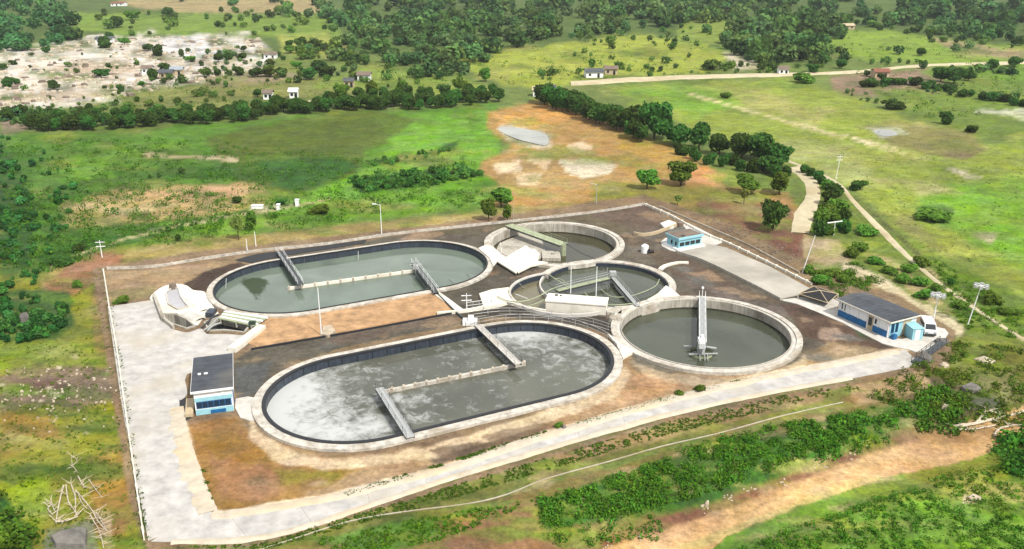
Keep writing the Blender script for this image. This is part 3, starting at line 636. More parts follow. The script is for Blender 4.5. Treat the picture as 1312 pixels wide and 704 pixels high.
ribbon('access_road', [(193, 695), (330, 692), (430, 664), (560, 620), (700, 577), (860, 532), (1000, 502), (1100, 484), (1180, 468)],
       [(250, 658), (300, 661), (420, 640), (560, 606), (700, 561), (850, 517), (960, 490), (1050, 472), (1160, 449)], 'road', .085, label='long pale concrete road in front of the tanks')
def slab(name, pts, m, z0, z1, parent=None, smooth=0, label=None, flatz=None):
    P = [GZ(*p, flatz if flatz is not None else 0) for p in pts]
    if smooth: P = smoothline(P, smooth, True)
    mb = MB(); mb.prism([(p.x, p.y) for p in P], z0, z1)
    o = mb.build(name, m, parent)
    if parent is None: structure(o, label)
    return o
slab('concrete_yard', [(206, 418), (222, 423), (240, 427), (256, 422), (262, 425), (266, 429), (290, 429), (314, 430), (330, 421), (338, 423), (312, 442), (296, 456), (286, 470), (240, 480), (240, 505), (226, 508), (214, 440)], 'road', -.2, .115, smooth=3, label='pale concrete yard south of the inlet works')
slab('concrete_apron', [(192, 383), (206, 370), (223, 365), (239, 367), (248, 373), (262, 375), (268, 386), (276, 398), (280, 404), (262, 408), (252, 418), (240, 409), (225, 402), (209, 402), (203, 392)], 'cream', -.2, .16, smooth=3, label='cream concrete apron of the inlet works')
# sandy tracks outside the plot
def draped(name, left, right, m, z, label, n=60, k=4):
    Lp = smoothline([Vector((*p, 0)) for p in left], 10); Rp = smoothline([Vector((*p, 0)) for p in right], 10); vs = []; fs = []
    for i in range(n + 1):
        t = i / n; a = Lp[min(int(t * (len(Lp) - 1)), len(Lp) - 1)]; a2 = Lp[min(int(t * (len(Lp) - 1)) + 1, len(Lp) - 1)]; f = t * (len(Lp) - 1) % 1; a = lerp(a, a2, f)
        b = Rp[min(int(t * (len(Rp) - 1)), len(Rp) - 1)]; b2 = Rp[min(int(t * (len(Rp) - 1)) + 1, len(Rp) - 1)]; b = lerp(b, b2, t * (len(Rp) - 1) % 1)
        wob = .25 * (vnoise(i * .37, 3.0) - .5)
        for c in range(k + 1): q = lerp(a, b, c / k + wob * (1 if c in (0, k) else 0) * .5); g_ = G(q.x, q.y); e = -.25 if c in (0, k) else z; vs.append(g_ + Vector((0, 0, e)))
    for i in range(n):
        for c in range(k): o = i * (k + 1) + c; fs.append((o, o + 1, o + k + 2, o + k + 1))
    mb = MB(); mb.add(vs, fs); return structure(mb.build(name, m, smooth=True), label)
draped('dirt_track', [(1002, 217), (1018, 226), (1028, 240), (1025, 256), (1012, 272), (1008, 298)], [(1034, 212), (1048, 226), (1055, 242), (1055, 258), (1050, 276), (1042, 300)], 'dirtroad', .12, 'pale sandy track curving down to the plant')
draped('footpath', [(1012, 205), (1042, 216), (1078, 234), (1100, 258), (1140, 296), (1172, 330), (1214, 366), (1262, 400), (1318, 436)], [(1010, 209), (1038, 221), (1072, 240), (1092, 264), (1128, 304), (1164, 336), (1208, 372), (1256, 404), (1314, 440)], 'dirtroad', .1, 'narrow pale footpath crossing the right meadow', 130, 3)
draped('far_road', [(730, 104), (800, 99), (900, 95), (1000, 93), (1100, 90), (1190, 82), (1330, 78)], [(732, 111), (800, 107), (900, 102), (1000, 99), (1100, 94), (1190, 86), (1330, 82)], 'dirtroad', .5, 'straight pale road across the far fields', 90, 3)
draped('far_road', [(340, 137), (420, 127), (480, 122)], [(340, 139.5), (420, 129.5), (480, 124.5)], 'dirtroad', .5, 'thin pale road behind the left tree belt', 40, 3)

def drift(label, line, w0, w1, n=220):
    P = smoothline([Vector((*p, 0)) for p in line], 12); vs = []; fs = []; m = len(P) - 1
    for i in range(n + 1):
        t = i / n * m; k = min(int(t), m - 1); q = lerp(P[k], P[k + 1], t - k); g_ = G(q.x, q.y); dd = P[k + 1] - P[k]; g2 = G((q + dd * .2).x, (q + dd * .2).y) - g_; g2.z = 0; g2.normalize(); nn = Vector((g2.y, -g2.x, 0))
        a = w0 * (.45 + 1.1 * fbm(i * .11, 3.3, 4)); b = w1 * (.45 + 1.1 * fbm(i * .13, 9.1, 4))
        for o_, z_ in ((-a - .25, -.02), (-a, .128), (0, .15), (b, .128), (b + .25, -.02)): vs.append(g_ + nn * o_ + Vector((0, 0, z_ - g_.z)))
    for i in range(n):
        for c in range(4): o = i * 5 + c; fs.append((o, o + 1, o + 6, o + 5))
    mb = MB(); mb.add(vs, fs); return structure(mb.build('sand_drift', 'sand', smooth=True), label)
drift('pale sand washed along the inner edge of the west road', [(232, 522), (235, 545), (241, 572), (255, 612), (273, 656)], .3, 1.5)
drift('pale sand washed along the inner edge of the long road', [(272, 659), (300, 660), (420, 639), (560, 605), (700, 560), (850, 516), (960, 489), (1050, 471), (1150, 451)], .8, .7)
drift('pale sand washed along the outer edge of the long road', [(220, 695), (330, 690), (430, 663), (560, 619), (700, 576), (860, 531), (1000, 501), (1090, 485)], .4, .35)
# ------------------------------------------------------------------ water
def water(name, path, off, z, m, label, foam=None, n_in=14):
    """disc of water as concentric rings"""
    c = Vector((0, 0, 0))
    for p, q in path: c += p
    c /= len(path); P = [p + q * off for p, q in path]; vs = []; fs = []; n = len(P)
    for k in range(n_in):
        t = 1 - k / n_in
        vs += [(c + (p - c) * t).xy.to_tuple() + (z,) for p in P]
    vs.append((c.x, c.y, z))
    for k in range(n_in - 1):
        for i in range(n): j = (i + 1) % n; fs.append((k * n + i, k * n + j, (k + 1) * n + j, (k + 1) * n + i))
    for i in range(n): fs.append(((n_in - 1) * n + i, (n_in - 1) * n + (i + 1) % n, n_in * n))
    me = bpy.data.meshes.new(name); me.from_pydata(vs, [], fs)
    if foam:
        A = np.array(vs); f = foam(A[:, 0], A[:, 1], z); at = me.attributes.new('foam', 'FLOAT', 'POINT'); at.data.foreach_set('value', f.astype(np.float32))
    return structure(new_obj(name, me, m=M[m]), label)
def foamf(x, y, z):
    u, v = P0(x, y, np.full_like(x, z)); f = np.full(x.shape, -.12)
    for (cu, cv, ru, rv, a) in [(400, 515, 70, 50, .1), (385, 535, 60, 36, .2), (430, 555, 60, 14, .24), (485, 545, 26, 16, .2), (345, 520, 20, 44, .3), (370, 485, 30, 20, .12), (700, 440, 70, 30, .03), (380, 490, 40, 20, .22), (430, 470, 60, 10, .08), (675, 428, 50, 13, .26), (650, 425, 40, 12, .2), (740, 450, 50, 20, .1), (770, 470, 30, 20, .08), (520, 512, 40, 8, .2), (530, 535, 30, 10, .12), (640, 455, 30, 8, .1), (360, 520, 25, 50, .1)]:
        f += a * np.exp(-((u - cu) / ru) ** 2 - ((v - cv) / rv) ** 2)
    return f
def patchf(x, y, z):
    u, v = P0(x, y, np.full_like(x, z)); f = np.full(x.shape, -.25)  # dark green patches mixed into the water colour via the foam attribute
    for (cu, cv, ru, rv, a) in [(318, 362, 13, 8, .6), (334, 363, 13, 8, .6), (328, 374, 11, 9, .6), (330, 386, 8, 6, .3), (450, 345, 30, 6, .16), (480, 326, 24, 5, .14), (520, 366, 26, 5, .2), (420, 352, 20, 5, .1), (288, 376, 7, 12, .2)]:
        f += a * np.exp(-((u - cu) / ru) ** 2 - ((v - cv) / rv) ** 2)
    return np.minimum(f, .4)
P1 = stad_path(*D1); P2 = stad_path(*D2)
water('water', P1, -1.35, -.85, 'waterA', 'grey green water with a dark green patch in the rear oval basin', patchf, 30)
water('water', P2, -1.35, -.9, 'waterF', 'foam streaked water filling the front oval basin', foamf, 26)
water('water', circ_path(CLA[0], CLA[1]), -1.7, -1.25, 'waterC', 'dull green water in the right round tank')
water('water', circ_path(CLB[0], CLB[1]), -1.7, -1.6, 'waterB', 'dark water in the rear round tank')
water('water', circ_path(CLC[0], CLC[1]), -.25, -.5, 'waterC', 'grey water in the middle round tank')
water('water', circ_path(CLD[0], CLD[1]), -.3, -.7, 'waterK', 'khaki water in the crescent basin beside the middle tank')
def puddle(pts, label, m='waterP', z=.04):
    P = smoothline([G(*p) for p in pts], 4, True); mb = MB(); zz = max(p.z for p in P) + z
    mb.prism([(p.x, p.y) for p in P], zz - .6, zz); structure(mb.build('water', m), label)
puddle([(638, 166), (652, 163), (690, 170), (702, 176), (700, 187), (680, 184), (656, 177)], 'pale shallow pond on the orange flat')
puddle([(1120, 168), (1140, 167), (1150, 173), (1130, 175)], 'small pale puddle in the right meadow')

# ------------------------------------------------------------------ oval basins
def liner_panels(path, root, off, z0, z1, per=2, gap=.05):
    n = len(path); k = n // per
    for i in range(k):
        a = i * per; b = min(a + per, n) if i < k - 1 else n
        pts = []
        for j in range(a, b + 1): p, q = path[j % n]; pts.append(p + q * off)
        d0 = (pts[1] - pts[0]).normalized() * gap; d1 = (pts[-1] - pts[-2]).normalized() * gap; pts[0] += d0; pts[-1] -= d1
        qs = [path[j % n][1] for j in range(a, b + 1)]; mb = MB()
        sweep(mb, list(zip(pts, qs)), [(0, z0), (.05, z0), (.05, z1), (0, z1)][::-1], closed=False)
        mb.build('liner_panel', 'liner', root)
def bridge(root, a, b, w, m='steel', rail=True, name='footbridge', rm='steel', h=.95, deckm=None, truss=False):
    a = Vector(a); b = Vector(b); d = (b - a); L_ = d.length; d.normalize(); p = Vector((-d.y, d.x, 0)).normalized() * (w / 2)
    mb = MB(); mb.beam(a, b, w, .12); deck = mb.build(name, deckm or m, root)
    g = MB(); g.beam(a + p * .9 - Vector((0, 0, .125)), b + p * .9 - Vector((0, 0, .125)), .14, .3); g.beam(a - p * .9 - Vector((0, 0, .125)), b - p * .9 - Vector((0, 0, .125)), .14, .3)
    g.build('girder', 'dsteel', deck if root.parent is None else root).location = (0, 0, 0)
    n = max(2, int(L_ / 1.5))
    for s in (-1, 1):
        r = MB(); handrail(r, [x + p * s * .96 for x in seg(a, b, n)], h, 2, .028)
        if truss:
            q = [x + p * s * .96 for x in seg(a, b, n)]
            for i in range(n): r.tube(q[i] + Vector((0, 0, 0 if i % 2 else h)), q[i + 1] + Vector((0, 0, h if i % 2 else 0)), .03, n=4)
        r.build('handrail', rm, deck)
    return deck
def rotor(root, a, b, r=.55):
    """horizontal brush aerator hung under a bridge"""
    a = Vector(a); b = Vector(b); mb = MB(); mb.tube(a, b, .12, n=8); n = int((b - a).length / .45); d = (b - a).normalized(); x = Vector((-d.y, d.x, 0))
    for i in range(n):
        c = lerp(a, b, (i + .5) / n); t0 = i * .5
        for k in range(6):
            t = t0 + k * math.pi / 3; e = c + (x * math.cos(t) + Vector((0, 0, 1)) * math.sin(t)) * r; mb.beam(c, e, .1, .03) if abs(math.cos(t)) > .3 else mb.tube(c, e, .03, n=4)
    mb.build('aerator_rotor', 'dsteel', root)
# rear oval basin
o1 = thing('oxidation_ditch', 'rear oval concrete basin with grey green water and dark liner', 'basin', (*D1[0], 0))
mb = MB(); sweep(mb, P1, [(0, -.35), (0, .42), (-1.1, .42), (-1.1, -2.2), (-.9, -2.2), (-.9, -.35)]); mb.build('rim', 'rimw', o1)
mb = MB(); sweep(mb, P1, [(-1.12, .30), (-1.12, .55), (-1.36, .55), (-1.36, .30)]); mb.build('coping', 'coping', o1)
liner_panels(P1, o1, -1.3, -2.1, .28)
def divider(root, a, b, z, w=.45, n=12, m='cream'):
    a = Vector(a); b = Vector(b)
    for i in range(n):
        mb = MB(); p = lerp(a, b, i / n); q = lerp(a, b, (i + 1) / n); d = (q - p).normalized() * .06
        j = Vector((0, 0, random.uniform(-.03, .03))); mb.beam(p + d + j, q - d + j, w, 2.2); mb.build('divider_panel', m, root)
    for i in range(n + 1): mb = MB(); mb.box(*(lambda c: ((c.x - .18, c.y - .34, z - 2.4), (c.x + .18, c.y + .34, z + .12)))(lerp(a, b, i / n))); mb.build('divider_post', 'rimc', root)
divider(o1, GZ(370, 368, -.3), GZ(531, 345.5, -.3), -.3, .45, 10)
d = bridge(o1, GZ(357, 322, .75), GZ(385, 364, .75), 1.05, 'dsteel', rm='whitep')
rotor(o1, GZ(362, 332, -.5), GZ(382, 362, -.5))
d = bridge(o1, GZ(530, 337, .75), GZ(559, 375, .75), .9, 'dsteel', rm='whitep')
rotor(o1, GZ(532, 343, -.5), GZ(549, 366, -.5))
mb = MB(); c = GZ(533, 345, .75)
for k in range(4): mb.tube(c + Vector((math.cos(k * 1.57) * .7, math.sin(k * 1.57) * .7, -.7)), c + Vector((0, 0, 1.2)), .05)
mb.tube(c + Vector((-1.2, 0, .9)), c + Vector((1.2, .3, .9)), .05); mb.box((c.x - .5, c.y - .4, .8), (c.x + .5, c.y + .4, 1.5)); mb.build('drive_motor', 'steel', o1)
for (u, v) in [(290, 357), (459, 322)]:
    mb = MB(); p = GZ(u, v, .6); mb.tube(p, p + Vector((.1, -1.4, -1.6)), .06); mb.build('drain_pipe', 'steel', o1)
mb = MB(); mb.path([GZ(575, 357, -.7), GZ(583, 362, -.4), GZ(594, 365, .4)], .05); mb.build('drain_pipe', 'steel', o1)
mb = MB(); mb.path([GZ(598, 350, -.7), GZ(610, 356, .4)], .05); mb.build('drain_pipe', 'steel', o1)
# front oval basin
o2 = thing('oxidation_ditch', 'front oval concrete basin with foam streaked water', 'basin', (*D2[0], 0))
mb = MB(); sweep(mb, P2, [(0, -.35), (0, .42), (-1.3, .42), (-1.3, -2.2), (-1.1, -2.2), (-1.1, -.35)]); mb.build('rim', 'rimw', o2)
mb = MB(); sweep(mb, P2, [(-1.3, .28), (-1.3, .56), (-1.85, .56), (-1.85, .28)]); mb.build('coping', 'coping', o2)
liner_panels(P2, o2, -1.8, -2.2, .275)
divider(o2, GZ(487, 501, -.35), GZ(672, 464, -.35), -.35, .42, 13, 'rimw')
bridge(o2, GZ(612, 416, .7), GZ(664, 466, .7), 1.15, 'concrete', rm='dsteel', h=.85)
bridge(o2, GZ(486, 497, .7), GZ(526, 560, .7), 1.15, 'steel', rm='dsteel', h=.85)
rotor(o2, GZ(616, 424, -.5), GZ(660, 464, -.5)); rotor(o2, GZ(490, 506, -.5), GZ(522, 555, -.5))
mb = MB(); rr = [p + q * .25 + Vector((0, 0, .3)) for p, q in P2]; n2 = len(rr)
idx = [i for i in range(n2) if 400 < P0(rr[i].x, rr[i].y, 1)[1] and True]
top = [i for i in range(n2) if P0(rr[i].x, rr[i].y, .4)[0] > 596 and P0(rr[i].x, rr[i].y, .4)[1] < 452]
handrail(mb, [rr[i] for i in top], 1.1, 2, .045); mb.build('handrail', 'steel', o2)
mb = MB(); c = GZ(603, 412, .45); mb.box((c.x - 1.3, c.y - .9, 0), (c.x + 1.1, c.y + .9, .7)); mb.box((c.x - .4, c.y - .5, .7), (c.x + .5, c.y + .4, 1.4)); mb.build('gearbox_plinth', 'whitep', o2)

# ------------------------------------------------------------------ round tanks
def round_tank(root, c, r, wz, inner=-2.6, m='rimw', z=.5):
    P = circ_path(c, r, 110)
    mb = MB(); sweep(mb, P, [(0, -.35), (0, z), (-.95, z), (-.95, -.35)]); mb.build('rim', m, root)
    mb = MB(); sweep(mb, P, [(-.95, -.15), (-.95, .3), (-1.55, .3), (-1.55, -.15)]); mb.build('launder', 'concrete', root)
    mb = MB(); sweep(mb, P, [(-1.55, inner), (-1.55, .46), (-1.75, .46), (-1.75, inner)]); mb.build('tank_wall', 'tankwall', root)
    mb = MB(); sweep(mb, P, [(-1.75, wz - .2), (-1.75, wz + .22), (-1.775, wz + .22), (-1.775, wz - .2)]); mb.build('waterline_stain', 'stain', root)
t = thing('clarifier', 'large round settling tank at the right with a central truss bridge', 'tank', (*CLA[0], 0))
round_tank(t, *CLA, -1.25)
a, b = GZ(899.5, 381, .7), GZ(900, 447, .7)
dk = bridge(t, a, b, 1.1, 'steel', truss=True, h=1.2, rm='whitep')
mb = MB(); c = GZ(899, 440, .6); mb.tube((c.x, c.y, -2.5), (c.x, c.y, .55), .6, n=16); mb.build('centre_column', 'steel', t, True)
mb = MB(); mb.tube((c.x, c.y, -1.6), (c.x, c.y, -.85), 1.9, n=24, caps=False); mb.tube((c.x, c.y, -1.6), (c.x, c.y, -.87), 1.82, n=24, caps=False); mb.build('feed_well', 'gsteel', t, True)
mb = MB(); mb.box((c.x - .6, c.y - .5, .72), (c.x + .4, c.y + .5, 1.5)); mb.tube((c.x, c.y, 1.5), (c.x, c.y, 2.0), .28, n=10); mb.build('drive_motor', 'whitep', t)
mb = MB()
mb.beam((c.x - 2.2, c.y - 1.4, -.6), (c.x + 2.4, c.y - 1.1, -.6), .3, .12); mb.beam((c.x + .3, c.y + 1.2, -.4), (c.x + 2.6, c.y + .8, -.6), .5, .1); mb.beam((c.x - 2.4, c.y + 1.9, -.7), (c.x - 1.2, c.y + 1.8, -.7), .2, .1)
for s in (-.5, .25, .7): mb.tube((c.x + s, c.y - 1.4, -.6), (c.x + s - .2, c.y - 3.0, -1.0), .07)
mb.build('scum_skimmer', 'steel', t)
mb = MB(); pa = lerp(a, b, .02); mb.tube(pa, pa + Vector((0, 0, 1.9)), .06); mb.box((pa.x - .18, pa.y - .18, 2.5), (pa.x + .18, pa.y + .18, 2.8)); mb.build('lamp', 'whitep', t)
t = thing('clarifier', 'rear round tank with a broad pale green bridge to its centre', 'tank', (*CLB[0], 0))
round_tank(t, *CLB, -1.6, -3, 'rimw')
a, b = GZ(652, 288, .9), GZ(722, 313, .9)
bridge(t, a, b, 2.3, 'gsteel', rm='gsteel', h=.9)
mb = MB(); mb.tube((b.x, b.y, -3), (b.x, b.y, .75), .55, n=14); mb.build('centre_column', 'gsteel', t)
mb = MB(); c = GZ(708, 326, -.9); mb.box((c.x - 2.2, c.y - 2.4, -2.5), (c.x + 1.6, c.y + 2.2, -.9)); mb.box((c.x - .2, c.y - .2, -.9), (c.x + .5, c.y + .4, -.5)); mb.build('sludge_hopper', 'tankwall', t)
mb = MB(); mb.prism([GZ(*p, -1.4).xy for p in [(632, 328), (640, 312), (668, 300), (694, 306), (700, 326), (680, 340), (650, 343)]], -2.8, -1.35); mb.build('scum_bench', 'tankwall', t)
mb = MB(); mb.path([b + Vector((0, 0, .4)), GZ(745, 325, .5), GZ(763, 332, .6)], .05); mb.build('cable', 'cable', t)
mb = MB(); c = GZ(641, 311, .5); mb.tube(c, c + Vector((.3, -1.5, -1.8)), .06); mb.build('drain_pipe', 'steel', t)
# white slab and gangways between the tanks
def flat(name, label, cat, pts, z, th, m='cream', group=None, extra=None):
    P = [GZ(*p, z) for p in pts]; mb = MB(); mb.prism([(p.x, p.y) for p in P], z - th, z, bottom=True); o = mb.build(name, m); tagp(o, label, cat, group); return o
flat('cover_slab', 'cream angular cover slab over the near left side of the rear round tank', 'slab', [(646, 331), (661, 322), (674, 314.5), (680, 319), (685, 319), (691, 325), (689, 334.5), (702, 336), (680, 341), (664, 349), (655, 342)], .72, .3)
flat('gangway', 'cream gangway slab linking the rear oval basin and the rear round tank', 'gangway', [(613, 318), (622, 314), (630, 315), (648, 331), (664, 347), (661, 350), (637, 335), (632, 341), (627, 330)], .66, .25)
flat('gangway', 'cream bridging slab between the front oval basin and the right round tank', 'gangway', [(779, 428), (786, 431), (797, 442), (816, 449), (806, 453), (798, 458), (790, 441)], .53, .5)
flat('gangway', 'cream slab joining the middle round tank to the right round tank', 'gangway', [(806, 392), (826, 386), (843, 376), (853, 366), (861, 370), (872, 380), (846, 384), (822, 391), (802, 400), (792, 411), (783, 408), (792, 398)], .475, .5)
flat('cover_slab', 'cream cover slab at the left end of the crescent basin', 'slab', [(614, 376), (630, 371), (652, 368), (652, 377), (658, 385), (640, 390), (620, 393)], .6, .9)
# middle tank + crescent basin
t = thing('clarifier', 'middle round tank with a slanting truss and curved pipes', 'tank', (*CLC[0], 0))
P = circ_path(CLC[0], CLC[1], 110)
inD = [(q[0].xy - Vector(CLD[0])).length < CLD[1] - .2 for q in P]
st = next(i for i in range(110) if inD[i - 1] and not inD[i]); ordr = [(st + k) % 110 for k in range(110)]
outer = [i for i in ordr if not inD[i]]; inner_ = [outer[-1]] + [i for i in ordr if inD[i]] + [outer[0]]
mb = MB(); sweep(mb, [P[i] for i in outer], [(.35, -1.6), (.35, .45), (-1.0, .45), (-1.0, -1.6)], closed=False); mb.build('rim', 'rimw', t)
mb = MB(); sweep(mb, [P[i] for i in inner_], [(0, -1.6), (0, .1), (-.3, .1), (-.3, -1.6)], closed=False); mb.build('dividing_wall', 'concrete', t)
mb = MB(); sweep(mb, [P[i] for i in outer], [(-1.0, -1.6), (-1.0, .2), (-1.2, .2), (-1.2, -1.6)], closed=False); mb.build('weir_wall', 'liner', t)
c = GZ(785, 357, .3)
bridge(t, GZ(784, 354, .7), GZ(817, 392, .7), .7, 'steel', h=.85)
bridge(t, GZ(714, 372, .85), GZ(780, 356, .9), .9, 'gsteel')
mb = MB(); mb.tube((c.x, c.y, -1.5), (c.x, c.y, .8), .5, n=12); mb.box((c.x - .6, c.y - .5, .9), (c.x + .6, c.y + .5, 1.7)); mb.tube((c.x - 1, c.y + .6, 1.0), (c.x - 1, c.y + .6, 2.2), .07)
for k in range(5): mb.tube((c.x - 2 + k * .6, c.y + 1.6 - k * .45, .2), (c.x - 1.6 + k * .6, c.y + 1.3 - k * .45, 1.7), .06)
mb.build('drive_motor', 'steel', t)
for pts, r_ in [([(749, 375, 0), (760, 386, .1), (772, 390, .2), (790, 391, .5), (812, 389, .6)], .09), ([(770, 371, -.2), (776, 376, -.1), (783, 380, 0), (795, 381, .1), (814, 378, .1), (838, 368, .3), (845, 358, .4)], .08),
                ([(703, 352, .5), (712, 358, .6), (722, 364, .6), (731, 370, .5)], .09), ([(708, 357, .3), (718, 358, .5), (727, 364, .5), (733, 369, .4)], .08)]:
    mb = MB(); mb.path(smoothline([GZ(*q) for q in pts], 5), r_); mb.build('curved_pipe', 'gsteel', t)
t = thing('crescent_basin', 'crescent shaped basin of khaki water hugging the middle round tank', 'basin', (*CLD[0], 0))
P = [q for q in circ_path(CLD[0], CLD[1], 110)]
keepi = [i for i in range(110) if (P[i][0].xy - Vector(CLC[0])).length > CLC[1] - .1]
st = max(range(len(keepi)), key=lambda k: (keepi[k] - keepi[k - 1]) % 110); keepi = keepi[st:] + keepi[:st]
mb = MB(); sweep(mb, [P[i] for i in keepi], [(0, -2), (0, .6), (-.45, .6), (-.45, -2)], closed=False); mb.build('rim', 'concrete', t)
mb = MB(); sweep(mb, [P[i] for i in keepi], [(-.45, -2), (-.45, .3), (-.5, .3), (-.5, -2)], closed=False); mb.build('basin_wall', 'liner', t)
mb = MB(); mb.path(smoothline([GZ(637, 380, .9), GZ(652, 386, .9), GZ(672, 386, .9), GZ(690, 380, .9), GZ(706, 371, .9), GZ(722, 366, .9)], 5), .1); mb.build('curved_pipe', 'gsteel', t)
mb = MB(); mb.path(smoothline([GZ(676, 392, .8), GZ(690, 388, .8), GZ(704, 380, .8)], 4), .08); mb.build('curved_pipe', 'gsteel', t)
mb = MB(); mb.path([GZ(666, 364, .8), GZ(672, 370, -.8)], .07); mb.path([GZ(660, 377, .6), GZ(676, 383, -.4)], .09); mb.build('drain_pipe', 'steel', t)
# the long cream chamber
a, b = GZ(699, 398.5), GZ(776, 404.5); d = (b - a).normalized(); p = Vector((-d.y, d.x, 0))
t = thing('valve_chamber', 'long cream box shaped chamber in front of the middle round tank', 'chamber', a)
def obox(mb, o, d, p, x0, x1, y0, y1, z0, z1):
    q = [o + d * x + p * y for x, y in ((x0, y0), (x1, y0), (x1, y1), (x0, y1))]; mb.prism([(k.x, k.y) for k in q], z0, z1, bottom=True)
Lc = (b - a).length
mb = MB(); obox(mb, a, d, p, 0, Lc, 0, 3.4, -.3, 1.75); mb.build('wall', 'cream', t)
mb = MB(); obox(mb, a, d, p, -.12, Lc + .12, -.12, 3.52, 1.753, 1.95); mb.build('roof', 'cream', t)
mb = MB(); obox(mb, a, d, p, 1.2, 1.7, 2.4, 2.9, 1.95, 2.1); obox(mb, a, d, p, 2.1, 2.4, 2.4, 2.8, 1.95, 2.08); mb.build('hatch', 'dsteel', t)
mb = MB(); obox(mb, a, d, p, Lc + .13, Lc + 2.6, .3, 2.8, -.3, .5); mb.build('step', 'tankwall', t)
# low earth-retaining walls and the curved kerb south of the crescent basin
def wallline(name, label, cat, pts, w, h, m, sm=0, z=None, post=None, group=None, dz=0.0, hr=None):
    P = [G(*p) for p in pts]
    if sm: P = smoothline(P, sm)
    root = thing(name, label, cat, P[0], group)
    mb = MB(); o = []
    for i, q in enumerate(P):
        dd = (P[min(i + 1, len(P) - 1)] - P[max(i - 1, 0)]); dd.z = 0; dd.normalize(); o.append((q, Vector((dd.y, -dd.x, 0))))
    k = []
    n = len(o); vs_ = []; fs_ = []
    for q, nn in o:
        for oo, zz in ((w / 2, -.4), (w / 2, h), (-w / 2, h), (-w / 2, -.4)): vs_.append((q + nn * oo + Vector((0, 0, zz + dz))))
    for i in range(n - 1):
        for a_ in range(4): b_ = (a_ + 1) % 4; fs_.append((i * 4 + a_, i * 4 + b_, (i + 1) * 4 + b_, (i + 1) * 4 + a_))
    fs_ += [(0, 1, 2, 3), ((n - 1) * 4 + 3, (n - 1) * 4 + 2, (n - 1) * 4 + 1, (n - 1) * 4)]
    mb.add(vs_, fs_); mb.build('wall', m, root)
    if post:
        tot = 0; nxt = 0; pm = MB()
        for a_, b_ in zip(P[:-1], P[1:]):
            Ls = (b_ - a_).length
            while nxt <= tot + Ls:
                c_ = lerp(a_, b_, (nxt - tot) / max(Ls, 1e-6)); pm.box((c_.x - w * .8, c_.y - w * .8, c_.z - .3), (c_.x + w * .8, c_.y + w * .8, c_.z + h + post[1])); nxt += post[0]
            tot += Ls
        pm.build('posts', m, root)['kind'] = 'stuff'
    if hr:
        pm = MB(); handrail(pm, [q + Vector((0, 0, h)) for q in P], hr, 2, .04); pm.build('handrail', 'steel', root)
    return root
wallline('boundary_wall', 'long thin cream wall along the left edge of the plant', 'wall', [(133, 350), (141, 400), (150, 450), (160, 520), (170, 590), (185, 693)], .14, .75, 'cream', 4, post=(3, .12))
wallline('boundary_wall', 'low cream wall behind the rear tanks', 'wall', [(138, 346), (200, 343), (262, 333), (340, 322), (420, 314), (500, 302), (600, 291), (757, 274), (826, 263)], .14, .6, 'rimw', 3, post=(3, .1))
wallline('boundary_wall', 'cream wall running down the far right side of the plant', 'wall', [(828, 264), (860, 278), (900, 300), (930, 312), (980, 336), (1040, 366)], .3, .5, 'cream', 3, post=(3, .1))
wallline('boundary_wall', 'thin cream outer wall above the bare brown slope', 'wall', [(845, 266), (880, 281), (915, 296), (960, 316), (1024, 351)], .18, .4, 'rimc', 3)
wallline('pipeline', 'thin pale pipeline on the grassy slope south of the long road', 'pipeline', [(330, 706), (380, 690), (450, 668), (520, 656), (600, 646), (650, 634), (700, 614), (780, 592), (850, 572), (920, 556), (1000, 534), (1080, 516)], .12, .1, 'rimc', 3)
wallline('kerb_wall', 'curved cream kerb between the crescent basin and the front oval basin', 'wall', [(560, 404), (592, 401), (610, 398), (640, 391), (655, 391), (672, 396), (699, 401)], .5, .55, 'cream', 4)
wallline('kerb_wall', 'straight cream kerb at the right end of the orange earth bed', 'wall', [(554, 374), (566, 382), (590, 400)], 1.3, .3, 'cream', 2)
wallline('kerb_wall', 'slim dark edged kerb below the orange earth bed', 'wall', [(322, 449), (380, 439), (450, 427), (520, 414), (588, 401)], .2, .35, 'coping', 2)
wallline('kerb_wall', 'slanting cream wall beside the yard and the orange earth bed', 'wall', [(297, 452), (308, 444), (322, 433), (336, 422)], 1.4, .8, 'cream', 2)
wallline('kerb_wall', 'thin kerb along the near edge of the sludge drying bed', 'wall', [(866, 324), (900, 335), (950, 359), (1000, 385)], .25, .5, 'tankwall', 3)
wallline('kerb_wall', 'low curved wall left of the small cyan hut', 'wall', [(812, 301), (822, 303), (838, 301), (852, 296), (868, 290)], .35, .7, 'tan', 3)
wallline('kerb_wall', 'short pale curved kerb right of the middle round tank', 'wall', [(846, 347), (852, 342), (868, 338), (882, 338)], .9, .3, 'cream', 3)
wallline('handrail_run', 'white handrail behind the front oval basin', 'railing', [(600, 408), (640, 403), (680, 404), (720, 409), (760, 417), (785, 425)], .1, .05, 'concrete', 3, hr=1.1)
wallline('pipe_run', 'dark pipe crossing the kerb below the rear oval basin', 'pipe', [(557, 375), (570, 388), (584, 402), (594, 410)], .25, .4, 'dsteel')
mb = MB(); q = [G(*p) for p in [(598, 384), (598, 396), (630, 392), (630, 382)]]
t = thing('railing_panel', 'short steel railing beside the cream slab of the crescent basin', 'railing', q[1])
handrail(mb, seg(q[1] , q[2], 4), 1.2, 1, .05); mb.build('handrail', 'steel', t)
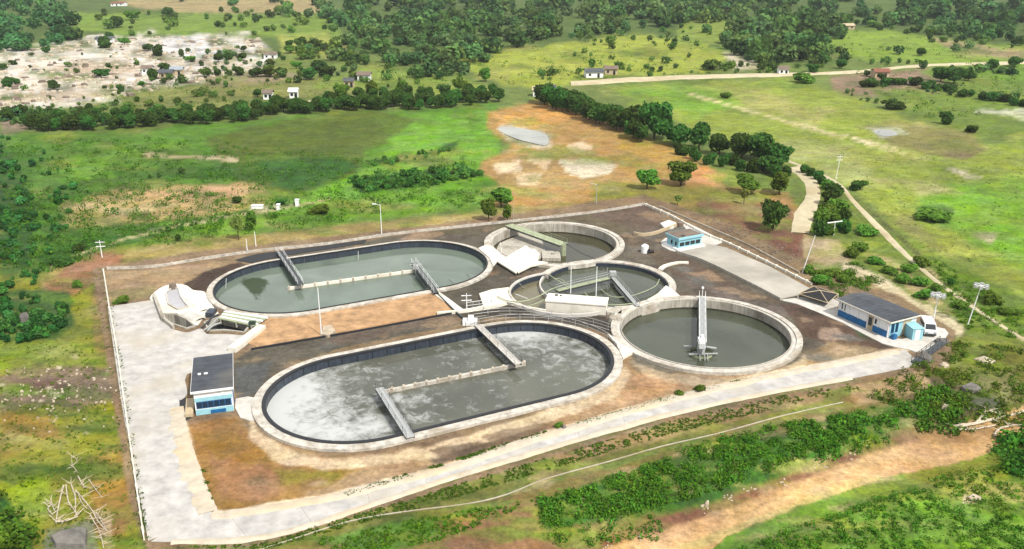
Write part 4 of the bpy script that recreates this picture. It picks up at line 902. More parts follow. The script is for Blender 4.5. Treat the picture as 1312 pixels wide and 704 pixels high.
# orange earth bed, drying bed
o = slab('earth_bed', [(338, 407), (372, 406), (430, 398), (554, 375), (586, 399), (450, 424), (330, 446), (318, 441), (326, 428)], 'soil', -.2, .14, label='orange earth bed between the two oval basins')
slab('lined_channel', [(301, 334), (330, 326), (400, 317.5), (470, 308), (466, 312.5), (430, 318), (360, 329), (322, 338)], 'coping', -.2, .13, label='black lined strip between the rear wall and the rear oval basin')
slab('drying_bed', [(868, 324), (900, 312), (930, 318), (985, 342), (1044, 374), (1000, 384), (950, 357), (900, 333)], mat('bed_screed', srgb(196, 190, 178), .85, .22, .12, .2, dirt=srgb(164, 158, 146)), -.2, .16, label='wide pale sludge drying bed right of the cyan hut')
flat('sludge_mound', 'small heap of pale rubble on the orange earth bed', 'rubble', [(414, 418), (424, 416), (430, 424), (420, 430), (412, 428)], .5, .6, 'rock')
# ------------------------------------------------------------------ inlet works
def pit(pts, z, m, label, root):
    P = [GZ(*p) for p in pts]; mb = MB(); mb.prism([(p.x, p.y) for p in P], z - .2, z); mb.build('channel_floor', m, root)
    w = MB(); n = len(P)
    for i in range(n): w.beam(P[i] + Vector((0, 0, .25)), P[(i + 1) % n] + Vector((0, 0, .25)), .3, 2.2)
    w.build('channel_wall', 'tankwall', root)
t = thing('inlet_works', 'inlet works of low grey walls and a curved white chute by the yard', 'channel', GZ(230, 405))
pit(PITS[0], -1.4, 'dglass', None, t)
mb = MB(); mb.beam(GZ(197, 376, 1.0), GZ(208, 405, 1.0), .55, 1.2); mb.build('parapet', 'tankwall', t)
mb = MB(); mb.beam(GZ(208.5, 406, .9), GZ(222, 417, .7), .4, 1.2); mb.build('parapet', 'tankwall', t)
def trough(root, a, b, r, m, name='chute'):
    a = Vector(a); b = Vector(b); d = (b - a).normalized(); x = Vector((-d.y, d.x, 0)).normalized(); mb = MB(); path = []; n = 10
    vs_ = []; 
    for P_ in seg(a, b, 6):
        for rr_ in (r, r - .18):
            for k in range(n + 1):
                t_ = math.pi * k / n; vs_.append(P_ + x * math.cos(t_) * rr_ + Vector((0, 0, 1)) * (math.sin(t_) * rr_ * .55))
    m_ = 2 * (n + 1); fs_ = []
    for i in range(6):
        for k in range(n):
            for s in (0, n + 1): fs_.append((i * m_ + s + k, i * m_ + s + k + 1, (i + 1) * m_ + s + k + 1, (i + 1) * m_ + s + k))
    for i in (0, 6):
        for k in range(n): fs_.append((i * m_ + k, i * m_ + k + 1, i * m_ + n + 1 + k + 1, i * m_ + n + 1 + k))
    mb.add(vs_, fs_); return mb.build(name, m, root, True)
trough(t, GZ(236, 402, .0), GZ(257, 412, .0), 1.15, 'concrete')
trough(t, GZ(240, 380, .0), GZ(262, 400, .0), 1.0, 'cream', 'chute')
q = [GZ(*p) for p in [(213, 378), (221, 371), (229, 372), (232, 383), (241, 395), (228, 399), (216, 392)]]
mb = MB(); n = len(q)
for i in range(n): mb.beam(q[i] + Vector((0, 0, .5)), q[(i + 1) % n] + Vector((0, 0, .5)), .22, .5)
mb.build('basin_kerb', 'concrete', t)
mb = MB(); mb.prism([(p.x, p.y) for p in q], 0, .2); mb.build('basin_floor', mat('wet_screed', srgb(196, 196, 200), .5, .1, .6), t)
mb = MB(); c = GZ(222, 371); mb.tube(c, c + Vector((0, 0, 1.1)), .75, .6, 10); mb.build('screen_housing', 'roofb', t)
t = thing('channel_covers', 'row of pale slatted covers beside the rear oval basin', 'cover', GZ(310, 410))
pit(PITS[1], -1.2, 'dglass', None, t)
A, B, Cc, Dd = GZ(288, 398, .75), GZ(344, 406, .75), GZ(325, 418, .75), GZ(280, 408, .75)
for i in range(6):
    k = (i + .5) / 6; mb = MB(); mb.beam(lerp(A, Dd, k), lerp(B, Cc, k), .48, .18); mb.build('slat', 'gsteel' if i % 2 else 'whitep', t)
mb = MB()
for k in (.05, .5, .93): p_ = lerp(A, B, k) + Vector((0, 0, -.19)); q_ = lerp(Dd, Cc, k) + Vector((0, 0, -.19)); mb.beam(p_, q_, .2, .8)
mb.build('bearer', 'tankwall', t)
t = thing('control_cabinet', 'small dark green cabinet at the end of the slatted covers', 'cabinet', GZ(324, 420))
c = GZ(324, 421); mb = MB(); mb.box((c.x - .5, c.y - .3, 0), (c.x + .5, c.y + .3, 1.15)); mb.build('body', 'greenbox', t)
mb = MB(); mb.box((c.x - .56, c.y - .36, 1.152), (c.x + .56, c.y + .36, 1.24)); mb.build('lid', 'greenbox', t); mb = MB(); mb.box((c.x - .44, c.y - .33, .1), (c.x + .44, c.y - .302, 1.05)); mb.build('door', 'dsteel', t)
t = thing('pipe_bundle', 'twisted grey pipes and valves between the chute and the rear oval basin', 'pipes', GZ(272, 410))
for k, pp in enumerate([[(258, 420), (266, 413), (272, 407), (280, 403)], [(262, 423), (270, 417), (278, 409), (286, 405)], [(266, 424), (272, 418), (282, 414)]]):
    mb = MB(); mb.path(smoothline([GZ(*p, .4 + .15 * k) for p in pp], 4), .14, 8); mb.build('pipe', 'steel' if k else 'dsteel', t)
mb = MB(); c = GZ(271, 404, .1); mb.box((c.x - .7, c.y - 1, 0), (c.x + .6, c.y + 1.2, .9)); mb.build('valve_box', 'liner', t)

# ------------------------------------------------------------------ buildings
def wall_pt(o, d, p, x, y, z): return o + d * x + p * y + Vector((0, 0, z))
# left pump house
a, b = GZ(251.5, 533), GZ(300, 526.5); d = (b - a).normalized(); p = Vector((-d.y, d.x, 0)); W = (b - a).length; D_ = (GZ(234.5, 463, 3.7) - GZ(247, 503, 3.7)).length; HT = 3.55
t = thing('pump_house', 'small white and cyan pump house with a flat dark grey roof by the left road', 'building', a)
mb = MB(); obox(mb, a, d, p, 0, W, 0, D_, -.3, HT); mb.build('wall', 'whitep', t)
mb = MB(); obox(mb, a, d, p, -.3, W + .25, -.28, D_ + .25, HT + .003, HT + .16); mb.build('roof', 'roofg', t)
for k in range(7):
    y0 = -.28 + (D_ + .53) * k / 7; y1 = -.28 + (D_ + .53) * (k + 1) / 7; mb = MB(); obox(mb, a, d, p, -.28, W + .23, y0 + .025, y1 - .025, HT + .162, HT + .19); mb.build('roof_sheet', 'roofs', t)
mb = MB(); obox(mb, a, d, p, -.34, W + .29, -.34, -.283, HT - .12, HT + .2); obox(mb, a, d, p, -.34, -.303, -.28, D_ + .25, HT - .12, HT + .2); obox(mb, a, d, p, W + .253, W + .29, -.28, D_ + .25, HT - .12, HT + .2); mb.build('fascia', 'whitep', t)
mb = MB(); obox(mb, a, d, p, .02, W - .02, -.04, 0.02, .0, .85); mb.build('dado', 'cyan', t)
n = 6
wf = MB(); obox(wf, a, d, p, .18, W - .18, -.06, .03, 1.0, 2.0); wf = wf.build('window', 'blue', t)
for k in range(n):
    x0 = .25 + (W - .5) * k / n; x1 = .25 + (W - .5) * (k + 1) / n - .09
    mb = MB(); obox(mb, a, d, p, x0, x1, -.08, -.055, 1.08, 1.93); mb.build('pane', 'glass', wf)
mb = MB(); obox(mb, a, d, p, 0.02, W - .02, -.035, .02, 2.05, 2.6); mb.build('wall_band', 'cyan', t)
mb = MB(); obox(mb, a, d, p, 1.9, 3.9, -.05, .02, .05, .6); mb.build('vent', 'blue', t)
mb = MB(); obox(mb, a, d, p, W * .7, W * .7 + .5, -.05, .01, 2.9, 3.2); obox(mb, a, d, p, .5, .9, D_ * .45, D_ * .45 + .3, HT + .16, HT + .34); obox(mb, a, d, p, 1.3, 1.8, D_ * .45, D_ * .45 + .3, HT + .16, HT + .3); mb.build('roof_vent', 'whitep', t)
mb = MB(); obox(mb, a, d, p, W, W + .06, 2, 3, 0, 2.1); mb.build('door', 'blue', t)
mb = MB(); obox(mb, a, d, p, -1.4, -.35, -.2, 4.5, -.25, .5); mb.build('ramp', 'tan', t)
slab('dark_patch', [(226, 509), (237, 507), (245, 536), (234, 542)], 'coping', -.1, .07, label='flat dark patch left of the white pump house')  # thin flat dark sheet laid on the ground
slab('concrete_pad', [(302, 512), (334, 512), (334, 538), (308, 536)], 'concrete', -.1, .12, smooth=2, label='pale pad between the pump house and the front oval basin')
# main building, right
a, b = GZ(1073.5, 405), GZ(1138, 434.5); d = (b - a).normalized(); p = Vector((-d.y, d.x, 0)); W = (b - a).length
D_ = max(4.5, (GZ(1141, 413, 3.1) - GZ(1170.5, 402.7, 3.1)).length); HT = 2.95
t = thing('office_building', 'long white and blue building with a grey roof near the floodlights', 'building', a)
mb = MB(); obox(mb, a, d, p, 0, W, 0, D_, -.3, HT); mb.build('wall', 'whitep', t)
def gable(name, m, parent, a, d, p, x0, x1, y0, y1, z, rise, th=.12):
    mb = MB(); ym = (y0 + y1) / 2
    for (ya, za, yb, zb) in ((y0, z, ym, z + rise), (ym, z + rise, y1, z)):
        q = [wall_pt(a, d, p, x0, ya, za), wall_pt(a, d, p, x1, ya, za), wall_pt(a, d, p, x1, yb, zb), wall_pt(a, d, p, x0, yb, zb)]
        up = Vector((0, 0, th)); mb.add([*q, *[k + up for k in q]], [(3, 2, 1, 0), (4, 5, 6, 7), (0, 1, 5, 4), (1, 2, 6, 5), (2, 3, 7, 6), (3, 0, 4, 7)])
    g = mb.build(name, m, parent)
    return g
gable('roof', 'roofg', t, a, d, p, -.45, W + .4, -.45, D_ + .4, HT + .01, .35)
n = 13
for k in range(n):
    x0 = -.45 + (W + .85) * k / n; x1 = -.45 + (W + .85) * (k + 1) / n
    gable('roof_sheet', 'roofs', t, a, d, p, x0 + .03, x1 - .03, -.47, D_ + .42, HT + .132, .35, .03)
mb = MB(); obox(mb, a, d, p, -.5, W + .45, -.55, -.455, HT - .05, HT + .18); obox(mb, a, d, p, W + .405, W + .47, -.45, D_ + .4, HT - .05, HT + .16); mb.build('fascia', 'cream', t)
for x0, x1 in ((.0, W * .56), (W * .70, W * .97)):
    mb = MB(); obox(mb, a, d, p, x0 + .02, x1, -.16, .02, 0, 1.2); mb.build('plinth', 'blue', t)
for k in range(6):
    x = W * k / 5.15; mb = MB(); obox(mb, a, d, p, x, x + .16, -.14, .02, 0, HT - .02); mb.build('pillar', 'whitep', t)
for x0, x1, z0, z1 in ((.5, .9, 1.4, 2.7), (1.15, 1.5, 1.4, 2.7), (W * .71, W * .76, 1.5, 2.5)):
    wn = MB(); obox(wn, a, d, p, x0, x1, -.05, .02, z0, z1); wn = wn.build('window', 'whitep', t); mb = MB(); obox(mb, a, d, p, x0 + .08, x1 - .08, -.07, -.045, z0 + .08, z1 - .08); mb.build('pane', 'dglass', wn)
mb = MB(); obox(mb, a, d, p, W * .57, W * .69, -.06, .02, 0, HT - .1); mb.build('entrance', 'tan', t)
dr = MB(); obox(dr, a, d, p, W * .60, W * .67, -.09, -.05, .9, 2.3); dr.build('door', 'dsteel', t)
# end wall details
mb = MB(); obox(mb, a, d, p, W, W + .05, D_ * .5, D_ * .8, 0, HT - .05); mb.build('end_panel', 'tan', t)
mb = MB(); obox(mb, a, d, p, W, W + .03, .05, D_ * .48, 0, HT - .05); mb.build('end_wall_paint', 'cyan', t)
for y0, y1 in ((.25, 1.0), (1.25, 1.9)):
    mb = MB(); obox(mb, a, d, p, W, W + .06, y0, y1, .9, 2.5); wn = mb.build('window', 'blue', t); mb = MB(); obox(mb, a, d, p, W + .055, W + .08, y0 + .1, y1 - .1, 1.0, 2.4); mb.build('pane', 'glass', wn)
mb = MB(); obox(mb, a, d, p, W + .3, W + .9, .1, .9, .1, .9); mb.build('air_conditioner', 'blue', t)
slab('concrete_pad', [(1040, 381), (1050, 377), (1075, 388), (1075, 404), (1140, 434), (1168, 432), (1200, 420), (1215, 428), (1200, 444), (1175, 452), (1165, 449), (1130, 441), (1080, 415), (1020, 390), (1000, 385)], 'concrete', -.1, .14, smooth=2, label='pale pavement round the office building')
mb = MB(); q = GZ(1168, 437); d = Vector((1, .12, 0)).normalized(); p = Vector((-d.y, d.x, 0))
t = thing('cyan_shed', 'pale cyan shed between the office building and the white van', 'shed', q)
obox(mb, q, d, p, 0, 1.75, 0, 3.2, 0, 2.0); mb.build('wall', 'cyan', t); mb = MB(); obox(mb, q, d, p, -.1, 1.85, -.1, 3.3, 2.003, 2.1); mb.build('roof', 'cyan', t)
mb = MB(); obox(mb, q, d, p, .4, 1.2, -.05, 0.01, .05, 1.9); mb.build('door', 'whitep', t)
# carport beside the office
t = thing('carport', 'low dark framed carport at the left end of the office building', 'carport', GZ(1045, 385))
Q = [GZ(1022, 384, 0), GZ(1060, 396, 0), GZ(1073, 384, 0), GZ(1042, 374, 0)]
for k in Q:
    mb = MB(); mb.tube(k, k + Vector((0, 0, 1.1)), .08); mb.build('post', 'cream', t)
c_ = sum(Q, Vector()) / 4 + Vector((0, 0, 1.8))
for k in range(4):
    u_, w_ = Q[k] + Vector((0, 0, 1.1)), Q[(k + 1) % 4] + Vector((0, 0, 1.1)); mb = MB(); mb.add([u_, w_, c_, u_ - Vector((0, 0, .08)), w_ - Vector((0, 0, .08)), c_ - Vector((0, 0, .08))], [(0, 1, 2), (5, 4, 3), (0, 3, 4, 1), (1, 4, 5, 2), (2, 5, 3, 0)]); mb.build('roof_panel', 'black', t)
    mb = MB(); mb.tube(u_, c_, .08); mb.tube(u_, w_, .06); mb.build('rafter', 'tan', t)
# van
def van(root, o, rz):
    def loc(pts): return [tuple(Matrix.Rotation(rz, 3, 'Z') @ Vector(q) + Vector(o)) for q in pts]
    prof = [(-2.2, .35), (-2.25, 1.0), (-1.75, 1.15), (-1.15, 1.95), (2.1, 2.0), (2.2, 1.8), (2.2, .35)]; n = len(prof); mb = MB()
    for s, w in ((0, .92),):
        vs_ = loc([(x, -w * (.9 if z > 1.5 else 1), z) for x, z in prof] + [(x, w * (.9 if z > 1.5 else 1), z) for x, z in prof])
        mb.add(vs_, [tuple(range(n))[::-1], tuple(range(n, 2 * n))] + [(i, (i + 1) % n, (i + 1) % n + n, i + n) for i in range(n)])
    mb.build('body', 'whitep', root)
    mb = MB(); mb.add(loc([(-1.78, -.8, 1.18), (-1.78, .8, 1.18), (-1.22, .74, 1.9), (-1.22, -.74, 1.9), (-1.74, -.8, 1.14), (-1.74, .8, 1.14)]), [(0, 1, 2, 3)]); mb.build('windscreen', 'dglass', root)
    for s in (-1, 1):
        mb = MB(); mb.add(loc([(-1.1, s * .945, 1.2), (1.9, s * .945, 1.2), (1.9, s * .87, 1.75), (-.9, s * .87, 1.75)]), [(0, 1, 2, 3)]); mb.build('side_window', 'dglass', root)
        mb = MB(); mb.add(loc([(-2.26, s * .45, .7), (-2.26, s * .8, .7), (-2.27, s * .8, .92), (-2.27, s * .45, .92)]), [(0, 1, 2, 3)]); mb.build('headlight', 'steel', root)
        for x in (-1.4, 1.4):
            mb = MB(); A_, B_ = loc([(x, s * .72, .33), (x, s * .95, .33)]); mb.tube(A_, B_, .33, n=14); w_ = mb.build('wheel', 'black', root); mb = MB(); A_, B_ = loc([(x, s * .9, .33), (x, s * .965, .33)]); mb.tube(A_, B_, .18, n=10); mb.build('rim', 'steel', w_)
    mb = MB(); mb.add(loc([(-2.3, -.85, .38), (-2.3, .85, .38), (-2.3, .85, .62), (-2.3, -.85, .62), (-2.15, -.85, .38), (-2.15, .85, .38), (-2.15, .85, .62), (-2.15, -.85, .62)]), [(0, 1, 2, 3), (7, 6, 5, 4), (0, 4, 5, 1), (3, 2, 6, 7)]); mb.build('bumper', 'dsteel', root)
o = GZ(1190.5, 429); t = thing('van', 'white van with a dark windscreen parked beside the cyan shed', 'van', o); van(t, o + Vector((0, .8, .14)), math.radians(78))
# ramp bridge right of the van
t = thing('ramp', 'narrow grey ramp with rails beside boulders right of the van', 'ramp', GZ(1180, 458))
a_, b_ = GZ(1172, 464, .4), GZ(1208, 438, .8); mb = MB(); mb.beam(a_, b_, 1.1, .3); mb.build('deck', 'roofg', t)
pp = Vector((-(b_ - a_).y, (b_ - a_).x, 0)).normalized() * .65
for s in (-1, 1): mb = MB(); handrail(mb, [k + pp * s * .8 for k in seg(a_, b_, 6)], .8, 1, .045); mb.build('handrail', 'dsteel', t)
# cyan hut
Lh, Bh, Rh = GZ(851, 313), GZ(869, 321.5), GZ(898, 316); d = (Rh - Bh).normalized(); p = Vector((-d.y, d.x, 0)); W = (Rh - Bh).length; D_ = max(3.5, (Lh - Bh).length * .8)
t = thing('guard_hut', 'small cyan hut with a brown roof on the far side of the plant', 'hut', Bh)
mb = MB(); obox(mb, Bh, d, p, -.6, W + .6, -.7, D_ + .6, -.2, .5); mb.build('plinth', 'whitep', t)
mb = MB(); obox(mb, Bh, d, p, 0, W, 0, D_, .5, 2.3); mb.build('wall', 'cyan', t)
for k in range(4):
    x0 = .2 + (W - .4) * k / 4; mb = MB(); obox(mb, Bh, d, p, x0, x0 + (W - .4) / 4 - .12, -.05, .02, .85, 1.75); wn = mb.build('window', 'cyan', t); mb = MB(); obox(mb, Bh, d, p, x0 + .06, x0 + (W - .4) / 4 - .18, -.08, -.045, .9, 1.7); mb.build('pane', 'dglass', wn)
for k in range(2):
    y0 = .5 + k * 1.4; mb = MB(); obox(mb, Bh, d, p, -.05, .02, y0, y0 + .7, .85, 1.75); wn = mb.build('window', 'cyan', t); mb = MB(); obox(mb, Bh, d, p, -.08, -.045, y0 + .08, y0 + .62, .9, 1.7); mb.build('pane', 'dglass', wn)
mb = MB(); obox(mb, Bh, d, p, -.3, W + .3, -.3, D_ + .3, 2.303, 2.75); mb.build('fascia', 'cyan', t)
mb = MB(); q = [wall_pt(Bh, d, p, *k, 2.755) for k in ((-.15, -.0), (W + .2, -.0), (W + .2, D_ + .25), (-.15, D_ + .25))]; ap = [wall_pt(Bh, d, p, W * .3, D_ / 2, 3.2), wall_pt(Bh, d, p, W * .7, D_ / 2, 3.2)]
mb.add([*q, *ap], [(0, 1, 5, 4), (1, 2, 5), (2, 3, 4, 5), (3, 0, 4), (3, 2, 1, 0)]); mb.build('roof', 'roofb', t)
mb = MB(); obox(mb, Bh, d, p, 1.0, 1.8, 0.3, .9, 2.7, 3.0); mb.build('roof_hatch', 'dsteel', t)
slab('concrete_pad', [(868, 285), (880, 286), (916, 304), (925, 312), (898, 319), (872, 325), (848, 316), (852, 306), (884, 300)], 'concrete', -.1, .13, smooth=2, label='bright paving round the small cyan hut')
flat('cover_slab', 'small cream slab on the dark ground behind the cyan hut', 'slab', [(846, 286), (857, 282), (868, 286), (862, 291), (852, 292)], .5, .5)
def tank(name, label, u, v, r, h, m, cat='tank', lie=False):
    o = GZ(u, v); t = thing(name, label, cat, o); mb = MB()
    if lie: mb.tube(o + Vector((-h / 2, 0, r)), o + Vector((h / 2, .4, r)), r, n=18)
    else: mb.tube(o, o + Vector((0, 0, h)), r, n=18); 
    mb.build('shell', m, t)
    mb = MB()
    if lie: mb.tube(o + Vector((-.3, 0, 2 * r - .05)), o + Vector((-.3, 0, 2 * r + .2)), .25, n=10)
    else: mb.tube(o + Vector((0, 0, h)), o + Vector((0, 0, h + .35)), r, .25, 18)
    mb.build('lid', m, t); return t
tank('water_tank', 'small white round tank left of the cyan hut', 826, 324, .75, 1.5, 'whitep')
tank('water_tank', 'brown drum tank behind the cyan hut', 871, 290, .8, .9, 'roofb')
tank('oil_drum', 'dark drum lying beside the white round tank', 833, 325, .35, 1.4, 'black', 'drum', True)
t = thing('ring_hatch', 'round ribbed hatch cover by the corner of the long cream chamber', 'hatch', GZ(789, 411))
o = GZ(789, 411); mb = MB(); mb.tube(o, o + Vector((0, 0, .6)), 1.3, 1.1, 20); mb.build('cover', 'tankwall', t)
for k in range(10):
    a_ = k * math.pi / 5; mb = MB(); mb.beam(o + Vector((math.cos(a_) * .2, math.sin(a_) * .2, .68)), o + Vector((math.cos(a_) * 1.05, math.sin(a_) * 1.05, .66)), .08, .07); mb.build('rib', 'rimc', t)

# ------------------------------------------------------------------ poles
def hpx(u, v, vt):
    """height of a vertical pole whose foot is at (u, v) and whose top is seen at row vt"""
    o = G(u, v); lo, hi = .2, 30
    for _ in range(30):
        m_ = (lo + hi) / 2; vv = P0(o.x, o.y, o.z + m_)[1]
        if vv > vt: lo = m_
        else: hi = m_
    return o, lo
def pole(u, v, vt, label, kind='lamp', m='whitep', lean=0.0, name='light_pole', cat='light pole', group=None):
    o, h = hpx(u, v, vt); t = thing(name, label, cat, o, group); top = o + Vector((lean, 0, h)); mb = MB(); mb.tube(o, top, .1, .06, 8); mb.build('mast', m, t)
    if kind == 'lamp':
        mb = MB(); mb.tube(top - Vector((0, 0, .2)), top + Vector((-1.1, 0, .1)), .05); mb.build('arm', m, t); mb = MB(); mb.box((top.x - 1.7, top.y - .15, top.z), (top.x - .9, top.y + .15, top.z + .14)); mb.build('lamp_head', m, t)
    if kind == 'cross':
        for k in (.4, 1.3):
            mb = MB(); mb.beam(top + Vector((-.9, 0, -k)), top + Vector((.9, .2, -k)), .12, .12); mb.build('crossarm', m, t)
        mb = MB()
        for x in (-.8, -.3, .3, .8): mb.tube(top + Vector((x, .1, -.4)), top + Vector((x, .1, -.12)), .06)
        mb.build('insulators', 'dsteel', t)
    if kind == 'flood':
        mb = MB()
        for k in range(16):
            a0, a1 = k * math.pi / 8, (k + 1) * math.pi / 8; mb.tube(top + Vector((math.cos(a0) * .95, math.sin(a0) * .95, 0)), top + Vector((math.cos(a1) * .95, math.sin(a1) * .95, 0)), .06, n=5)
        mb.tube(top + Vector((-.95, 0, 0)), top + Vector((.95, 0, 0)), .05); mb.tube(top + Vector((0, -.95, 0)), top + Vector((0, .95, 0)), .05); mb.build('ring_frame', m, t)
        for k in range(6):
            a0 = k * math.pi / 3; c = top + Vector((math.cos(a0) * .95, math.sin(a0) * .95, -.1)); mb = MB(); mb.box((c.x - .28, c.y - .2, c.z - .25), (c.x + .28, c.y + .2, c.z + .25)); mb.build('floodlight', 'steel', t)
    if kind == 'tee':
        mb = MB(); mb.beam(top + Vector((-1.7, -.1, -.05)), top + Vector((1.6, .3, .25)), .25, .16); mb.build('lamp_bar', m, t)
    return t
pole(489, 300, 262, 'white lamp pole on the wall behind the rear oval basin', 'lamp')
pole(412, 431, 369, 'tall white lamp pole on the orange earth bed', 'plain')
pole(131, 330, 308, 'power pole with crossarms beyond the top left corner of the plant', 'cross', name='power_pole', cat='power pole')
pole(1071, 230, 199, 'power pole with crossarms in the right meadow', 'cross', name='power_pole', cat='power pole', lean=.4)
pole(1068, 302, 285, 'T shaped white lamp in front of the bushes by the sandy track', 'tee')
pole(1028, 350, 302, 'thin white leaning pole at the foot of the sandy track', 'plain', lean=1.6)
pole(1194, 423, 378, 'floodlight mast behind the white van', 'flood')
pole(1240, 416, 366, 'floodlight mast on the grass right of the plant', 'flood', lean=1.0)
pole(764, 262, 236, 'slim lamp pole behind the rear round tank', 'lamp', m='steel')
pole(731, 376, 341, 'shorter white pole on the truss of the middle round tank', 'plain')
pole(763.5, 382, 342, 'white pole rising from the long cream chamber', 'plain')
pole(317, 323, 306, 'left white post of the pair below the twin trees', 'plain', name='goal_post', cat='post')
pole(328, 316, 297, 'right white post of the pair below the twin trees', 'plain', name='goal_post', cat='post')
pole(658, 282, 262, 'pale post among the shrubs behind the rear round tank', 'plain', m='rimc', name='post', cat='post')
pole(598, 396, 376, 'thin white post with short arms left of the crescent basin', 'cross', name='post', cat='post')

# ------------------------------------------------------------------ far houses
def house(u, v, wpx, label, roof='roofb', wall='whitep', rz=0.0, hh=2.6, dep=.8):
    o = G(u, v); s = wpx * 60 / (CP * (v - VH)); t = thing('house', label, 'house', o); d = Vector((math.cos(rz), math.sin(rz), 0)); p = Vector((-d.y, d.x, 0)); W = s; D_ = s * dep; o2_ = o - d * W / 2
    mb = MB(); obox(mb, o2_, d, p, 0, W, 0, D_, o.z - .6, o.z + hh)
    q = [wall_pt(o2_, d, p, x, y, 0) for x, y in ((0, 0), (0, D_), (0, D_ / 2), (W, 0), (W, D_), (W, D_ / 2))]
    for k in (0, 3): A_, B_, C_ = q[k] + Vector((0, 0, hh)), q[k + 1] + Vector((0, 0, hh)), q[k + 2] + Vector((0, 0, hh + 1.2)); mb.add([A_, B_, C_], [(0, 1, 2)])
    mb.build('wall', wall, t); gable('roof', roof, t, o2_, d, p, -.5, W + .5, -.5, D_ + .5, hh + .0 , 1.25, .15)
    n = max(2, int(W / 3.2))
    for k in range(n):
        x0 = W * (k + .3) / n; mb = MB(); obox(mb, o2_, d, p, x0, x0 + 1.1, -.06, .02, o.z + .9 - (.9 if k == n // 2 else 0), o.z + 2.0); mb.build('door' if k == n // 2 else 'window', 'dglass', t)
    return t
house(466, 104, 16, 'white house among trees left of the yellow green meadow')
house(447, 112, 12, 'low pale house just left of the white house', 'roofg', 'tan')
house(762, 100, 22, 'long white farm building left of the far pale road', 'roofg', rz=.1)
house(783, 96, 16, 'dark roofed shed right of the long white farm building', 'roofb', 'tan')
house(213, 101, 16, 'grey roofed house on the pale quarry ground', 'roofg', 'tan', .2)
house(226, 97, 14, 'bluish roofed house right of the grey roofed quarry house', mat('slate_blue_roof', srgb(168, 180, 190), .6), 'tan', .1)
house(188, 95, 12, 'small white hut left of the grey roofed quarry house')
house(133, 56, 20, 'dark roofed house at the top of the quarry ground', 'roofg', 'whitep', .15)
house(346, 76, 16, 'white house right of the quarry ground')
house(343, 128, 11, 'tiny white hut in front of the thin far road')
house(376, 126, 10, 'tiny white hut right of the other hut by the thin far road', 'whitep')
house(690, 124, 14, 'pale building in the gap of the two tree belts', 'tan', 'whitep')
house(706, 122, 10, 'grey roofed building beside the pale one in the tree gap', 'roofg', 'whitep')
house(1013, 34, 26, 'pale teal roofed barn in the far right wood', mat('teal_roof', srgb(176, 204, 196), .6), 'whitep', .05)
house(1085, 38, 20, 'cream shed at the edge of the far right wood', 'tan', 'tan')
house(1004, 96, 12, 'small white house below the right hand grove')
house(1130, 100, 18, 'low brown roofed barn on the brown far field', 'roofr', 'tan')
house(790, 12, 22, 'pale roofed building deep in the central wood', mat('pale_roof', srgb(196, 200, 200), .6))
house(150, 8, 16, 'small house at the far top left', 'roofr')
for k, (u, v, l) in enumerate([(330, 267, 'white valve box on the embankment beside the small green bushes'), (357, 269, 'white marker block right of the valve box on the embankment'), (381, 264, 'small pale cairn on the bend of the embankment path')]):
    o = G(u, v); mb = MB(); w = (1.3, .35, .4)[k]; mb.box((o.x - w, o.y - .5, o.z - .2), (o.x + w, o.y + .5, o.z + (.7, 1.3, 1.5)[k])); mb.box((o.x - w - .1, o.y - .6, o.z + (.702, 1.302, 1.502)[k]), (o.x + w + .1, o.y + .6, o.z + (.8, 1.4, 1.6)[k])); tagp(mb.build('marker_block', 'whitep'), l, 'block')

# ------------------------------------------------------------------ foliage
def blob_leaves(cx, cy, cz, rx, ry, rz, n, s, g, shell=.55, tint=None):
    """n leaf-clump quads spread through an ellipsoid; returns verts (n*4,3) and tints"""
    d = g.normal(size=(n, 3)); d /= np.linalg.norm(d, axis=1)[:, None]
    r = shell + (1 - shell) * g.random(n) ** .7; c = d * r[:, None] * [rx, ry, rz] + [cx, cy, cz]
    nn = d * .8 + g.normal(size=(n, 3)) * .55; nn[:, 2] += .25; nn /= np.linalg.norm(nn, axis=1)[:, None]
    t = np.cross(nn, g.normal(size=(n, 3))); t /= np.linalg.norm(t, axis=1)[:, None]; b = np.cross(nn, t); k = (s * (.6 + .8 * g.random(n)))[:, None]
    q = np.stack([c - t * k - b * k * .7, c + t * k * .9 - b * k * .6, c + t * k * .7 + b * k * .8, c - t * k * .8 + b * k * .6], 1)
    tn = (.72 + .56 * g.random(n)) if tint is None else tint * (.8 + .4 * g.random(n))
    return q.reshape(-1, 3), tn
def leaf_mesh(name, V, T):
    n = len(V) // 4; me = bpy.data.meshes.new(name); me.vertices.add(len(V)); me.vertices.foreach_set('co', V.ravel()); me.loops.add(len(V)); me.loops.foreach_set('vertex_index', np.arange(len(V), dtype=np.int32))
    me.polygons.add(n); me.polygons.foreach_set('loop_start', (np.arange(n) * 4).astype(np.int32)); me.update(calc_edges=True)
    if T.ndim == 1: T = np.repeat(T[:, None], 3, 1)
    col = np.concatenate([np.repeat(T, 4, 0), np.ones((len(V), 1))], 1)
    a = me.color_attributes.new('tint', 'FLOAT_COLOR', 'POINT'); a.data.foreach_set('color', col.ravel().astype(np.float32)); return me
def crown(g, w, h, base, lobes=9, n=900, s=.28, open_=.0):
    V = []; T = []
    for i in range(lobes):
        a = g.random() * 6.28; rr = (g.random() ** .6) * w * .33; zz = base + (h - base) * (.25 + .55 * g.random()); r = w * (.2 + .13 * g.random()) * (1.1 - .35 * (zz - base) / (h - base))
        v, t = blob_leaves(math.cos(a) * rr, math.sin(a) * rr, zz, r, r, r * .8, n // lobes, s, g, .5, .82 + .36 * g.random()); V.append(v); T.append(t)
    v, t = blob_leaves(0, 0, base + (h - base) * .5, w * .33, w * .33, (h - base) * .45, n // 4, s, g, .3, .9); V.append(v); T.append(t)
    return np.concatenate(V), np.concatenate(T)
